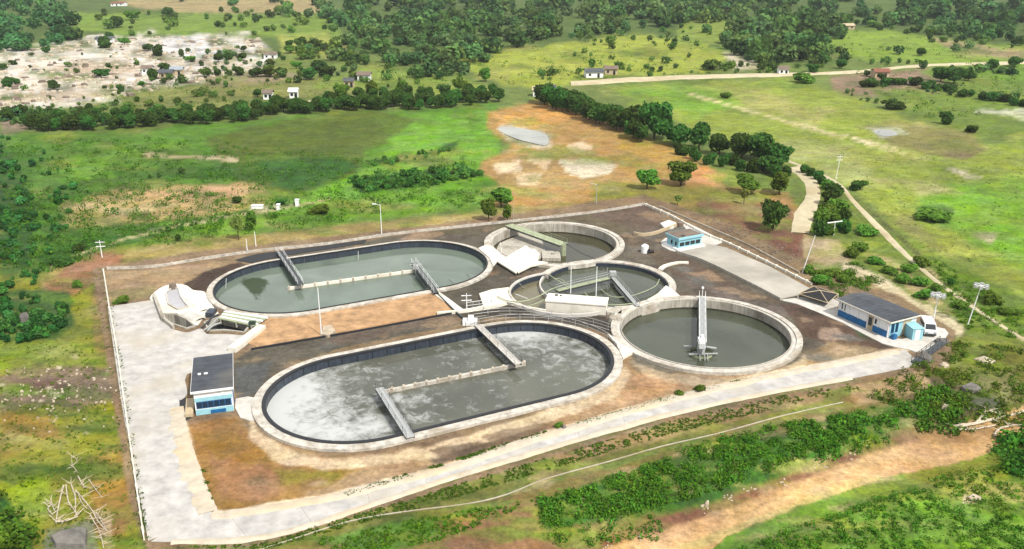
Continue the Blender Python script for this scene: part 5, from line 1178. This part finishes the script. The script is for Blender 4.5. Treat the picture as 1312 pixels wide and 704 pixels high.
def trunk_mb(g, h, base, w):
    mb = MB(); top = Vector((g.normal() * .1, g.normal() * .1, base + (h - base) * .35)); mb.tube((0, 0, -.3), top, h * .035, h * .02, 7)
    for k in range(5):
        a = k * 1.26 + g.random(); e = top + Vector((math.cos(a) * w * .25, math.sin(a) * w * .25, (h - base) * (.15 + .25 * g.random()))); mb.tube(lerp(Vector((0, 0, base * .6)), top, .3 + .14 * k), e, h * .014, h * .005, 5)
    return mb
PROTO = {}
def make_proto(kind, var, w, h, base, lobes, n, s, m):
    g = np.random.default_rng(var * 13 + len(kind) * 7); V, T = crown(g, w, h, base, lobes, n, s)
    cm = leaf_mesh(kind + '_crown', V, T); cm.materials.append(M[m]); tm = trunk_mb(g, h, base, w); me = bpy.data.meshes.new('trunk'); me.from_pydata([tuple(v) for v in tm.v], [], tm.f); me.materials.append(M['bark'])
    PROTO.setdefault(kind, []).append((cm, me, h, w))
for v in range(4): make_proto('broad', v, 5.5, 5.5, 1.0, 11, 1500, .30, 'leafd')
for v in range(3): make_proto('green', v + 10, 5.0, 5.5, 1.1, 9, 1300, .28, 'leafm')
for v in range(3): make_proto('light', v + 20, 4.5, 5.2, 1.5, 7, 800, .22, 'leafl')
for v in range(4): make_proto('shrub', v + 30, 4.5, 2.6, 0.0, 8, 900, .24, 'leafm')
for v in range(3): make_proto('darkshrub', v + 40, 4.5, 3.0, 0.0, 8, 900, .26, 'leafd')
NT = [0]
def tree(kind, u, v, hp, label, group=None, name=None, wp=None, cat=None):
    """tree standing at (u, v), hp rows tall (and wp columns wide) in the survey picture"""
    o, h = hpx(u, v, v - hp); cm, tm, h0, w0 = random.choice(PROTO[kind]); sh = kind in ('shrub', 'darkshrub')
    s = h / h0; t = thing(name or ('shrub' if sh else 'tree'), label, cat or ('shrub' if sh else 'tree'), o, group, random.uniform(0, 6.28))
    sw = s if wp is None else (wp * 60 / (CP * (v - VH))) / w0
    t.scale = (sw, sw, s); NT[0] += 1
    new_obj('crown', cm, t); new_obj('trunk' if not sh else 'stem', tm, t); return t
def along(pts, n, jit):
    P = [Vector((*p, 0)) for p in pts]; Ls = [(b - a).length for a, b in zip(P[:-1], P[1:])]; tot = sum(Ls); out = []
    for i in range(n):
        s = tot * (i + random.uniform(.1, .9)) / n
        for k, l_ in enumerate(Ls):
            if s <= l_: break
            s -= l_
        q = lerp(P[k], P[k + 1], min(1, s / Ls[k])); out.append((q.x, q.y + random.uniform(-jit, jit)))
    return out
# belt behind the left fields
for u, v in along([(36, 168), (150, 163), (300, 154), (430, 140), (560, 137), (640, 127)], 100, 3.5):
    tree('broad', u, v, random.uniform(14, 22), 'dark bushy tree in the belt behind the left fields', 'trees in the belt behind the left fields')
for u, v in along([(60, 160), (200, 152), (330, 146), (480, 130), (620, 124)], 30, 2):
    tree('broad', u, v, random.uniform(14, 20), 'dark bushy tree in the rear row of the left belt', 'trees in the rear row of the left belt')
for u, v, h, l in [(438, 131, 24, 'rounded green tree standing above the left belt, leftmost of three'), (476, 128, 24, 'rounded green tree standing above the left belt, middle of three'), (516, 124, 22, 'rounded green tree standing above the left belt, right of three'), (588, 118, 18, 'grey green tree behind the right end of the left belt'), (622, 105, 18, 'dark round tree beside the track behind the left belt')]:
    tree('green', u, v, h, l)
# belt on the right of the orange flat
for u, v in along([(692, 132), (740, 147), (790, 165), (822, 180)], 30, 3):
    tree('broad', u, v, random.uniform(22, 30), 'dark bushy tree in the belt behind the orange flat', 'trees in the belt behind the orange flat')
for u, v, h, w, l in [(838, 179, 50, 44, 'tallest dark tree in the belt behind the orange flat'), (812, 170, 38, 30, 'dark tree just left of the tallest one in the belt'), (868, 187, 30, 36, 'blue green tree right of the tallest one in the belt'), (895, 192, 34, 34, 'dark broad tree in the middle of the lower belt'), (921, 198, 28, 30, 'mid green tree left of the large grove by the footpath'), (950, 203, 34, 36, 'left tree of the large grove by the footpath'), (976, 207, 38, 44, 'broad dark crown of the large grove by the footpath'), (998, 213, 30, 30, 'right tree of the large grove by the footpath'), (985, 222, 24, 34, 'blue green bush tree at the foot of the large grove')]:
    tree('broad', u, v, h, l, wp=w)
for u, v in along([(862, 196), (900, 208), (960, 218), (1012, 228)], 16, 3):
    tree('darkshrub', u, v, random.uniform(12, 18), 'dark shrub below the grove by the footpath', 'shrubs below the grove by the footpath', wp=random.uniform(14, 22))
for k, u, v, h, w, l in [('green', 829, 243, 26, 30, 'round green tree on the orange flat, left of the wider one'), ('green', 872, 238, 32, 38, 'wide green tree on the orange flat'), ('green', 955, 248, 26, 34, 'dark green tree on the brown ground left of the sandy track'), ('green', 998, 250, 30, 30, 'light green tree beside the sandy track'), ('light', 868, 263, 14, 12, 'tiny thin tree above the far wall corner'), ('light', 953, 262, 20, 14, 'slim young tree with a bare stem on the brown ground'),
                      ('broad', 990, 296, 42, 36, 'dense dark tree behind the drying bed'), ('light', 306, 308, 34, 18, 'left one of the twin trees behind the rear oval basin'), ('green', 323, 296, 26, 20, 'right one of the twin trees behind the rear oval basin'), ('green', 626, 284, 30, 20, 'dark green tree behind the wall, left of the bushy one'), ('green', 642, 266, 26, 34, 'bushy green tree behind the rear round tank'), ('green', 650, 284, 22, 16, 'thin green tree beside the pale post'),
                      ('shrub', 930, 126, 8, 16, 'lone round bush in the upper right meadow'), ('darkshrub', 1213, 160, 16, 20, 'dark round bush in the far right field'), ('darkshrub', 1246, 170, 10, 18, 'smaller dark bush right of the round one in the far right field'), ('darkshrub', 1097, 243, 12, 26, 'dark bush on the meadow beside the footpath'), ('shrub', 1030, 106, 12, 30, 'bush beside the bend of the far road'), ('darkshrub', 1145, 140, 10, 34, 'dark hedge bush at the upper edge of the right meadow'),
                      ('shrub', 1195, 283, 12, 46, 'low wide bush in the right meadow'), ('darkshrub', 1217, 366, 9, 12, 'small dark bush at the fence line on the right'), ('shrub', 157, 388, 7, 24, 'low brown bush by the top of the left road'), 
                      ('shrub', 715, 548, 6, 12, 'left weed clump beside the long road'), ('shrub', 896, 502, 8, 16, 'round green weed clump on the verge in front of the right round tank'), ('shrub', 870, 506, 6, 14, 'olive weed clump left of the round one on the verge'), ('shrub', 803, 569, 5, 10, 'weed clump on the grass south of the long road'),
                      ('shrub', 100, 368, 8, 14, 'dark bush left of the plant corner'), ('darkshrub', 228, 309, 8, 10, 'small dark bush in the field left of the twin trees'), ('darkshrub', 102, 322, 9, 22, 'dark bush on the green bank at the left'), ('darkshrub', 82, 340, 9, 34, 'dark bush below the other one on the green bank'), ('shrub', 410, 273, 9, 34, 'low green bush in the field below the embankment path'), ('darkshrub', 304, 260, 8, 18, 'dark bush on the embankment'), ('darkshrub', 360, 262, 7, 16, 'dark bush beside the white marker block')]:
    tree(k, u, v, h, l, wp=w)
for u, v in [(1062, 243), (1070, 252), (1064, 262), (1072, 270), (1060, 275), (1070, 284), (1054, 284), (1076, 296), (1060, 300), (1050, 302), (1084, 300), (1080, 286)]:
    tree('darkshrub' if random.random() < .6 else 'shrub', u, v, random.uniform(12, 20), 'bush in the clump right of the sandy track', 'bushes right of the sandy track', wp=random.uniform(18, 28))
for u, v in [(1030, 222), (1038, 226), (1046, 230), (1053, 236)]:
    tree('darkshrub', u, v, 11, 'small bush between the sandy track and the footpath', 'small bushes between track and footpath', wp=16)
for u, v in [(1102, 322), (1090, 330), (1122, 338), (1140, 350), (1155, 362), (1166, 348), (1178, 366), (1050, 364), (1060, 356), (1080, 362), (1184, 382), (1036, 350), (1200, 372), (1110, 300), (1180, 340), (1230, 395), (1270, 388), (1290, 402)]:
    tree('shrub', u, v, random.uniform(7, 12), 'low green bush on the slope right of the plant', 'low bushes on the slope right of the plant', wp=random.uniform(18, 32))
# quarry ground trees
for u, v, w in [(134, 62, 22), (160, 58, 16), (140, 52, 14), (182, 112, 12), (196, 102, 18), (213, 91, 18), (190, 66, 14), (202, 72, 18), (262, 98, 14), (280, 97, 12), (308, 97, 18), (330, 99, 20), (346, 99, 20), (360, 98, 18), (130, 100, 22), (70, 116, 18), (10, 112, 18), (22, 108, 14), (114, 142, 12), (156, 118, 12), (5, 90, 14), (18, 84, 12), (126, 26, 14), (60, 68, 14), (170, 26, 22), (215, 22, 18), (293, 78, 16), (280, 80, 16), (310, 78, 16), (312, 66, 10), (245, 80, 14), (388, 76, 18), (372, 68, 18), (150, 36, 20), (30, 150, 24), (8, 155, 20), (330, 125, 14), (405, 90, 18), (380, 88, 16), (420, 98, 24), (398, 102, 24), (370, 60, 14), (295, 122, 10)]:
    tree(random.choice(['broad', 'green', 'darkshrub']), u, v, w * random.uniform(.55, .8), 'dark round tree scattered round the pale quarry ground', 'trees scattered round the quarry ground', name='tree', wp=w, cat='tree')
# far hedges right
for u, v in along([(1100, 112), (1160, 108), (1230, 122), (1330, 140)], 26, 2):
    tree('darkshrub', u, v, random.uniform(7, 12), 'hedge bush along the far right field', 'hedge along the far right field', wp=random.uniform(12, 20))
for u, v, w in [(1040, 94, 16), (1078, 88, 16), (1180, 72, 14), (1205, 105, 24), (1222, 108, 26), (1240, 104, 20), (1110, 98, 10), (1130, 104, 12), (1270, 90, 18), (1300, 86, 18)]:
    tree('broad', u, v, w * .8, 'dark tree among the far right fields', 'trees among the far right fields', wp=w)
print('things of foliage', NT[0])

# woods that read as one mass
def wood(name, label, regions, seed, q=150, s=.85):
    g = np.random.default_rng(seed); V = []; T = []; cnt = 0
    for P, dens, hp, tint in regions:
        A = np.array(P, float); x0, y0 = A.min(0); x1, y1 = A.max(0); n = int((x1 - x0) * (y1 - y0) * dens)
        uu = g.uniform(x0, x1, n); vv = g.uniform(y0, y1, n); k = inside(uu, vv, A) & (fbm(uu / 22, vv / 9 + 40, 3) > .41)
        for u, v in zip(uu[k], vv[k]):
            p = G(u, v); sc_ = 60 / (CP * (v - VH)); h = hp * sc_ * g.choice([.55, .8, 1.0, 1.35], p=[.25, .3, .3, .15]) * g.uniform(.85, 1.2); w = h * g.uniform(.42, .78); tt = np.array(tint) * g.uniform(.5, 1.45) * np.array([g.uniform(.8, 1.3), 1, g.uniform(.75, 1.25)]); cnt += 1
            for j in range(3):
                a = g.random() * 6.28; vq, tq = blob_leaves(p.x + math.cos(a) * w * .35, p.y + math.sin(a) * w * .35, p.z + h * (.38 + .2 * g.random()), w * .72, w * .72, h * .42, q // 3, h * s * .13, g, .6); V.append(vq); T.append(tq[:, None] * tt[None])
    me = leaf_mesh(name, np.concatenate(V), np.concatenate(T)); me.materials.append(M['leafw']); o = new_obj(name, me); tagp(o, label, 'wood', kind='stuff'); print(name, cnt, 'trees'); return o
bl = (1, 1.02, 1.12); gr = (1.15, 1.1, .85)
wood('woodland', 'dense dark wood at the top left corner', [([(-60, 6), (60, 6), (98, 30), (96, 54), (40, 66), (-60, 70)], .022, 15, bl), ([(230, -2), (330, 0), (300, 8), (200, 10)], .01, 8, bl)], 3)
wood('woodland', 'broad dark wood across the top middle', [([(400, 24), (430, 8), (520, 2), (640, 4), (800, 0), (960, 0), (1000, 8), (900, 22), (870, 34), (800, 44), (720, 52), (640, 74), (570, 98), (545, 104), (500, 92), (440, 64)], .021, 15, bl), ([(530, 80), (600, 90), (585, 104), (530, 102)], .02, 12, bl), ([(390, 62), (470, 72), (470, 100), (400, 104)], .014, 11, bl), ([(240, 20), (330, 12), (430, 20), (440, 40), (330, 44)], .016, 9, gr), ([(320, 60), (400, 50), (470, 66), (470, 108), (340, 106)], .008, 10, gr), ([(330, 0), (420, 8), (460, 30), (400, 30)], .02, 11, bl), ([(440, 76), (640, 96), (640, 112), (440, 112)], .006, 9, gr), ([(180, 96), (480, 92), (480, 106), (200, 110)], .008, 8, gr), ([(800, 0), (1000, 0), (980, 24), (900, 30), (800, 34)], .03, 12, bl), ([(860, 30), (980, 24), (940, 46), (860, 44)], .008, 8, gr), ([(20, 74), (340, 56), (340, 98), (120, 132), (10, 136)], .0035, 5, gr), ([(230, 62), (345, 74), (345, 100), (230, 104)], .01, 7, bl), ([(0, 140), (150, 132), (300, 110), (300, 130), (60, 158), (0, 160)], .01, 7, gr), ([(100, 14), (330, 14), (330, 48), (120, 50)], .004, 9, gr)], 4)
wood('woodland', 'dark grove in the upper right meadows', [([(922, 62), (950, 36), (985, 22), (1050, 28), (1076, 44), (1074, 66), (1050, 84), (980, 84), (935, 74)], .024, 18, bl), ([(1062, 60), (1090, 66), (1080, 84), (1040, 88)], .02, 10, gr), ([(905, 84), (1000, 84), (1000, 94), (905, 94)], .02, 10, gr)], 5)
wood('woodland', 'long dark wood across the top right corner', [([(980, 2), (1100, 0), (1340, 0), (1400, 40), (1312, 46), (1250, 56), (1190, 46), (1120, 34), (1070, 26), (1000, 18)], .018, 14, bl), ([(1140, 10), (1312, 22), (1312, 60), (1200, 50)], .014, 12, bl), ([(1080, 26), (1200, 44), (1312, 56), (1312, 64), (1180, 54), (1080, 36)], .02, 9, gr)], 6)
wood('woodland', 'shrubby strip of bushes through the middle of the left fields', [([(450, 234), (520, 224), (600, 218), (632, 222), (560, 238), (460, 248)], .05, 9, (.95, 1.15, .8)), ([(470, 208), (540, 198), (588, 182), (582, 194), (520, 210), (474, 214)], .03, 6, (.95, 1.15, .8)), ([(196, 298), (270, 282), (300, 276), (380, 262), (384, 266), (300, 282), (200, 302)], .05, 5, gr), ([(140, 216), (300, 216), (290, 230), (150, 232)], .006, 6, gr)], 7, 100, .8)
wood('woodland', 'dark thicket down the left edge of the picture', [([(-60, 175), (10, 195), (30, 225), (50, 280), (36, 340), (-60, 380)], .014, 8, (.9, 1.1, .95)), ([(0, 175), (60, 190), (110, 240), (90, 300), (60, 350), (0, 380)], .006, 7, (.95, 1.15, .9)), ([(-20, 378), (20, 375), (80, 392), (94, 408), (66, 434), (30, 440), (-20, 438)], .03, 10, (.9, 1.05, .9)), ([(36, 345), (58, 352), (40, 372), (10, 372)], .02, 8, (.9, 1.05, .9))], 8, 160, .9)
wood('woodland', 'hedges and bushes among the upper right fields', [([(1180, 86), (1312, 92), (1312, 98), (1180, 92)], .03, 8, bl), ([(1170, 112), (1240, 116), (1312, 128), (1312, 136), (1200, 124)], .02, 8, bl), ([(1060, 112), (1120, 122), (1160, 132), (1150, 140), (1080, 124)], .02, 8, gr), ([(790, 96), (1000, 92), (1000, 95), (790, 100)], .02, 4, gr), ([(800, 30), (900, 36), (880, 50), (810, 46)], .008, 9, gr), ([(740, 40), (800, 44), (900, 50), (900, 62), (800, 60), (740, 56)], .012, 8, gr), ([(600, 60), (760, 50), (900, 60), (900, 90), (640, 100)], .0016, 8, gr), ([(730, 92), (800, 88), (1040, 84), (1200, 78), (1200, 84), (1040, 91), (860, 98), (740, 102)], .012, 7, gr), ([(690, 96), (740, 92), (740, 104), (690, 104)], .02, 9, gr), ([(0, 140), (60, 146), (140, 146), (60, 164), (0, 160)], .02, 11, bl), ([(1080, 36), (1312, 56), (1312, 84), (1080, 80)], .0016, 9, bl)], 9, 90)

# low undergrowth (uncountable)
def under(name, label, regions, seed, m='leafs', cat='undergrowth', th=.46):
    g = np.random.default_rng(seed); V = []; T = []; c_ = 0
    for P, n, hm, tint, q in regions:
        A = np.array(P, float); x0, y0 = A.min(0); x1, y1 = A.max(0); got = 0; it = 0
        while got < n and it < n * 20:
            it += 1; u = g.uniform(x0, x1); v = g.uniform(y0, y1)
            if not inside(np.array([u]), np.array([v]), A)[0] or fbm(np.array([u / 16]), np.array([v / 9]), 3)[0] < th: continue
            got += 1; x, y = G0(u, v); z = float(Hc(x, y)); h = hm * g.uniform(.5, 1.4); w = h * g.uniform(.7, 1.3); tt = np.array(tint) * g.uniform(.6, 1.35)
            tt = tt * np.array([g.uniform(.8, 1.25), 1, g.uniform(.7, 1.2)])
            vq, tq = blob_leaves(float(x), float(y), z + h * .3, w, w, h * .7, q, max(.09, h * .15), g, .4); V.append(vq); T.append(tq[:, None] * tt[None])
    me = leaf_mesh(name, np.concatenate(V), np.concatenate(T)); me.materials.append(M[m]); o = new_obj(name, me); tagp(o, label, cat, kind='stuff'); return o
def Hc(x, y): return H(x, y)
under('undergrowth', 'dense green bushes on the bank between the pipeline and the creek', [
    ([(690, 640), (760, 622), (830, 600), (880, 574), (1000, 545), (1180, 510), (1196, 522), (1050, 575), (900, 630), (780, 660), (700, 676)], 950, .62, (.85, 1.12, .68), 36),
    ([(690, 640), (800, 620), (860, 640), (840, 676), (700, 690)], 110, .6, (.8, 1.1, .75), 34),
    ([(1010, 545), (1160, 520), (1140, 560), (1020, 590)], 90, .85, (.75, 1.1, .7), 44),
    ([(400, 692), (540, 664), (690, 640), (640, 662), (560, 694), (440, 712)], 500, .22, (1, 1.1, .65), 12)], 21, th=.37)
under('undergrowth', 'thick green scrub on the near side of the creek', [
    ([(900, 712), (960, 684), (1030, 662), (1130, 628), (1180, 622), (1240, 650), (1330, 664), (1330, 760), (840, 760)], 950, .5, (.95, 1.15, .7), 30),
    ([(1180, 610), (1330, 580), (1330, 660), (1240, 650)], 120, .6, (1.2, 1.15, .65), 30),
    ([(1275, 560), (1340, 535), (1340, 615), (1290, 605)], 90, 1.2, (.7, 1, .75), 50)], 22, th=.38)
under('undergrowth', 'mixed olive scrub on the rough ground right of the ramp', [
    ([(1170, 468), (1215, 440), (1330, 448), (1330, 530), (1240, 545), (1150, 520), (1110, 510)], 420, .7, (.95, .9, .6), 34),
    ([(1170, 500), (1230, 500), (1230, 545), (1180, 545)], 90, 1.0, (.7, .95, .6), 40),
    ([(1190, 330), (1312, 400), (1330, 440), (1230, 420)], 220, .6, (.85, 1.1, .6), 30),
    ([(1035, 350), (1095, 335), (1135, 362), (1090, 382), (1050, 378)], 200, .6, (.8, 1, .55), 30)], 23)
under('undergrowth', 'rough grass and weeds along the verges of the long road', [
    ([(210, 702), (330, 698), (560, 628), (860, 540), (1000, 508), (1100, 490), (1100, 500), (860, 556), (560, 645), (340, 704)], 2200, .15, (1.05, .82, .6), 7),
    ([(440, 632), (560, 596), (700, 552), (700, 557), (560, 602), (440, 638)], 700, .16, (.95, .75, .6), 7),
    ([(740, 542), (860, 508), (960, 484), (960, 487), (860, 513), (740, 548)], 300, .16, (1.0, .78, .6), 7),
    ([(140, 392), (146, 392), (192, 690), (184, 690)], 400, .14, (.9, .72, .5), 6),
    ([(255, 600), (262, 600), (276, 655), (270, 657)], 60, .14, (.9, .75, .5), 6)], 24)
under('undergrowth', 'dark bushes in the bottom left corner', [([(-80, 640), (6, 640), (38, 690), (44, 760), (-80, 760)], 160, 1.1, (.7, 1, .7), 50), ([(0, 440), (120, 440), (150, 640), (40, 690), (0, 640)], 260, .14, (1.1, 1.1, .6), 8)], 25)
under('undergrowth', 'green tussocks in the left fields', [([(0, 180), (260, 180), (460, 205), (600, 200), (640, 262), (340, 298), (160, 320), (60, 350), (0, 340)], 2600, 1.0, (.78, 1.0, .62), 14), ([(1000, 130), (1312, 200), (1312, 330), (1200, 340), (1100, 250)], 300, .45, (1.0, 1.1, .65), 10), ([(480, 60), (900, 50), (930, 96), (640, 110), (480, 118)], 300, 1.5, (.9, 1.05, .7), 12), ([(1080, 40), (1312, 60), (1312, 130), (1200, 160), (1080, 90)], 260, 1.5, (.9, 1.05, .7), 12), ([(0, 330), (130, 345), (190, 700), (0, 700)], 500, .3, (1.1, 1.0, .6), 8), ([(140, 110), (480, 104), (620, 116), (480, 126), (60, 160)], 260, 1.4, (.9, 1, .7), 12)], 26)

# ------------------------------------------------------------------ dead wood, rocks
def branches(label, segs, m='deadwood', cat='dead branches', group=None):
    c = G(*segs[0][0]); t = thing('dead_branch', label, cat, c, group)
    mb = MB()
    for pts, r in [(s[:-1], s[-1]) for s in segs]:
        P = smoothline([G(*p) + Vector((0, 0, .12 + random.random() * .25)) for p in pts], 3)
        for i, (a_, b_) in enumerate(zip(P[:-1], P[1:])): mb.tube(a_, b_, .62 * r * (1 - .5 * i / len(P)), .62 * r * (1 - .5 * (i + 1) / len(P)), 6)
        for k in range(9):
            q = random.choice(P) + Vector((0, 0, .15)); mb.tube(q, q + Vector((random.uniform(-1.3, 1.3), random.uniform(-1.3, 1.3), random.uniform(.05, .5))), r * .3, .015, 4)
    mb.build('stem', m, t); return t
branches('pale dead branches in a loop at the bottom left', [((82, 624), (78, 640), (74, 660), (72, 672), .16), ((85, 624), (88, 645), (95, 655), (99, 664), .12), ((72, 672), (84, 671), (100, 664), .2), ((92, 624), (97, 640), (97, 655), (99, 664), .12)])
branches('long forked dead branches beside the loop at the bottom left', [((98, 632), (110, 645), (122, 660), (132, 668), .14), ((100, 634), (106, 648), (112, 654), .08), ((101, 614), (106, 624), (108, 628), .12), ((114, 616), (124, 630), (132, 641), .08)])
branches('reddish pale bundle of dead sticks near the bottom left road', [((116, 662), (122, 672), (128, 682), .12), ((120, 660), (128, 674), (136, 682), .1), ((128, 684), (131, 694), (133, 704), .12), ((124, 660), (132, 672), (138, 684), .08)])
branches('yellowish dead sticks at the left of the loop', [((66, 648), (62, 655), (68, 662), .14), ((66, 645), (70, 656), .1)])
branches('bleached driftwood trunk lying across the creek bank at the right', [((1222, 550), (1245, 546), (1270, 540), (1300, 532), (1320, 528), .42), ((1218, 554), (1250, 551), (1275, 547), .26), ((1250, 545), (1262, 532), (1268, 530), (1290, 536), .35), ((1274, 560), (1280, 552), (1296, 548), .3)])
branches('fallen pale twigs on the grass above the bottom left branches', [((92, 590), (96, 588), (99, 592), .08), ((88, 602), (94, 600), (100, 608), .07)])
def rocks(name, label, pts, m, kind=None, seed=1):
    g = np.random.default_rng(seed); mb = MB()
    for (u, v, wp, hm) in pts:
        o = G(u, v); s = wp * 60 / (CP * (v - VH)) / 2; n = 8; ring = []
        an = np.sort(g.random(n)) * 6.28
        for z, k in ((-.3, 1.05), (hm * .6, .95), (hm, .6)):
            ring.append([(o.x + math.cos(a) * s * k * (.75 + .5 * vnoise(a * 2 + u, v)), o.y + math.sin(a) * s * k * .8 * (.75 + .5 * vnoise(a * 2, u)), o.z + z * (.8 + .4 * g.random())) for a in an])
        V_ = sum(ring, []); F_ = [(r * n + i, r * n + (i + 1) % n, (r + 1) * n + (i + 1) % n, (r + 1) * n + i) for r in range(2) for i in range(n)] + [tuple(range(2 * n, 3 * n))]
        mb.add(V_, F_)
    o = mb.build(name, m); tagp(o, label, 'rocks', kind=kind)
    return o
g = np.random.default_rng(5); q = []
while len(q) < 520:
    u, v = g.uniform(-40, 350), g.uniform(48, 140)
    if inside(np.array([u]), np.array([v]), np.array([(-40, 72), (60, 60), (190, 44), (330, 50), (350, 76), (300, 98), (150, 126), (-40, 140)]))[0]: q.append((u, v, g.uniform(2, 9), g.uniform(.3, 1.3)))
rocks('rock_ledges', 'broken pale rock ledges of the quarry ground', q, 'rock', 'stuff', 11)
q = []
while len(q) < 90:
    u, v = g.uniform(-20, 340), g.uniform(50, 138)
    if inside(np.array([u]), np.array([v]), np.array([(-40, 72), (60, 60), (190, 44), (330, 50), (350, 76), (300, 98), (150, 126), (-40, 140)]))[0]: q.append((u, v, g.uniform(4, 12), g.uniform(.4, 1.3)))
rocks('rock_ledges', 'darker brown rock ledges of the quarry ground', q, 'roofb', 'stuff', 12)
for k, (u, v, w, h, m, l) in enumerate([(1185, 462, 18, 1.2, 'grock', 'grey boulder under the foot of the ramp'), (1206, 440, 20, .8, 'grock', 'dark flat boulder at the head of the ramp'), (1210, 470, 14, .5, 'rock', 'pale flat boulder below the ramp'), (1246, 500, 26, .8, 'grock', 'bluish grey outcrop on the rough ground at the right'), (1262, 462, 26, .4, 'rock', 'long pale flat rock on the rough ground at the right'), (1211, 526, 10, .8, 'rock', 'small pale pointed rock above the creek'), (92, 692, 56, 1.0, 'grock', 'big grey rock at the bottom left edge'), (32, 412, 14, 1.6, 'grock', 'pale blue grey rock among the bushes at the left edge'), (1248, 640, 18, .5, 'rock', 'pale pinkish stone in the scrub at the lower right'), (906, 650, 8, .6, 'rock', 'white stone on the creek bank'), (722, 549, 7, .5, 'grock', 'grey stone at the verge of the long road')]):
    rocks('boulder', l, [(u, v, w, h)], m, None, 30 + k)
g = np.random.default_rng(8)
rocks('rubble', 'pale stones scattered on the bare patch left of the boundary wall', [(g.normal(75, 38), g.normal(505, 22), g.uniform(1.5, 5), g.uniform(.08, .3)) for _ in range(110)], 'rock', 'stuff', 50)
rocks('rubble', 'white stones strewn along the creek bank', [(u + g.normal(0, 5), v + g.normal(0, 3), g.uniform(1.5, 4), g.uniform(.04, .14)) for u, v in [(900, 652), (930, 640), (960, 630), (1000, 618), (780, 700), (820, 690), (1050, 600), (1090, 585), (1105, 572)] for _ in range(7)], 'rock', 'stuff', 51)
rocks('rubble', 'loose stones and clods on the brown slope behind the drying bed', [(g.uniform(900, 1040), 0, g.uniform(2, 6), g.uniform(.1, .35)) for _ in range(0)] + [(u, 266 + (u - 900) * .42 + g.uniform(4, 26), g.uniform(1.5, 5), g.uniform(.1, .3)) for u in g.uniform(905, 1030, 90)], 'roofb', 'stuff', 52)
print('done', len(bpy.data.objects), 'objects')

# thin summer haze
hm = bpy.data.materials.new('haze'); hm.use_nodes = True; hn = hm.node_tree; hn.nodes.clear(); ho = hn.nodes.new('ShaderNodeOutputMaterial'); hv = hn.nodes.new('ShaderNodeVolumePrincipled')
hv.inputs['Density'].default_value = .00006; hv.inputs['Color'].default_value = (.86, .93, 1, 1); hn.links.new(hv.outputs[0], ho.inputs['Volume'])
mb = MB(); mb.box((-60000, -60000, -14), (60000, 60000, 63)); hz = mb.build('haze', hm); hz['kind'] = 'stuff'; hz['label'] = 'thin bluish haze over the far fields'
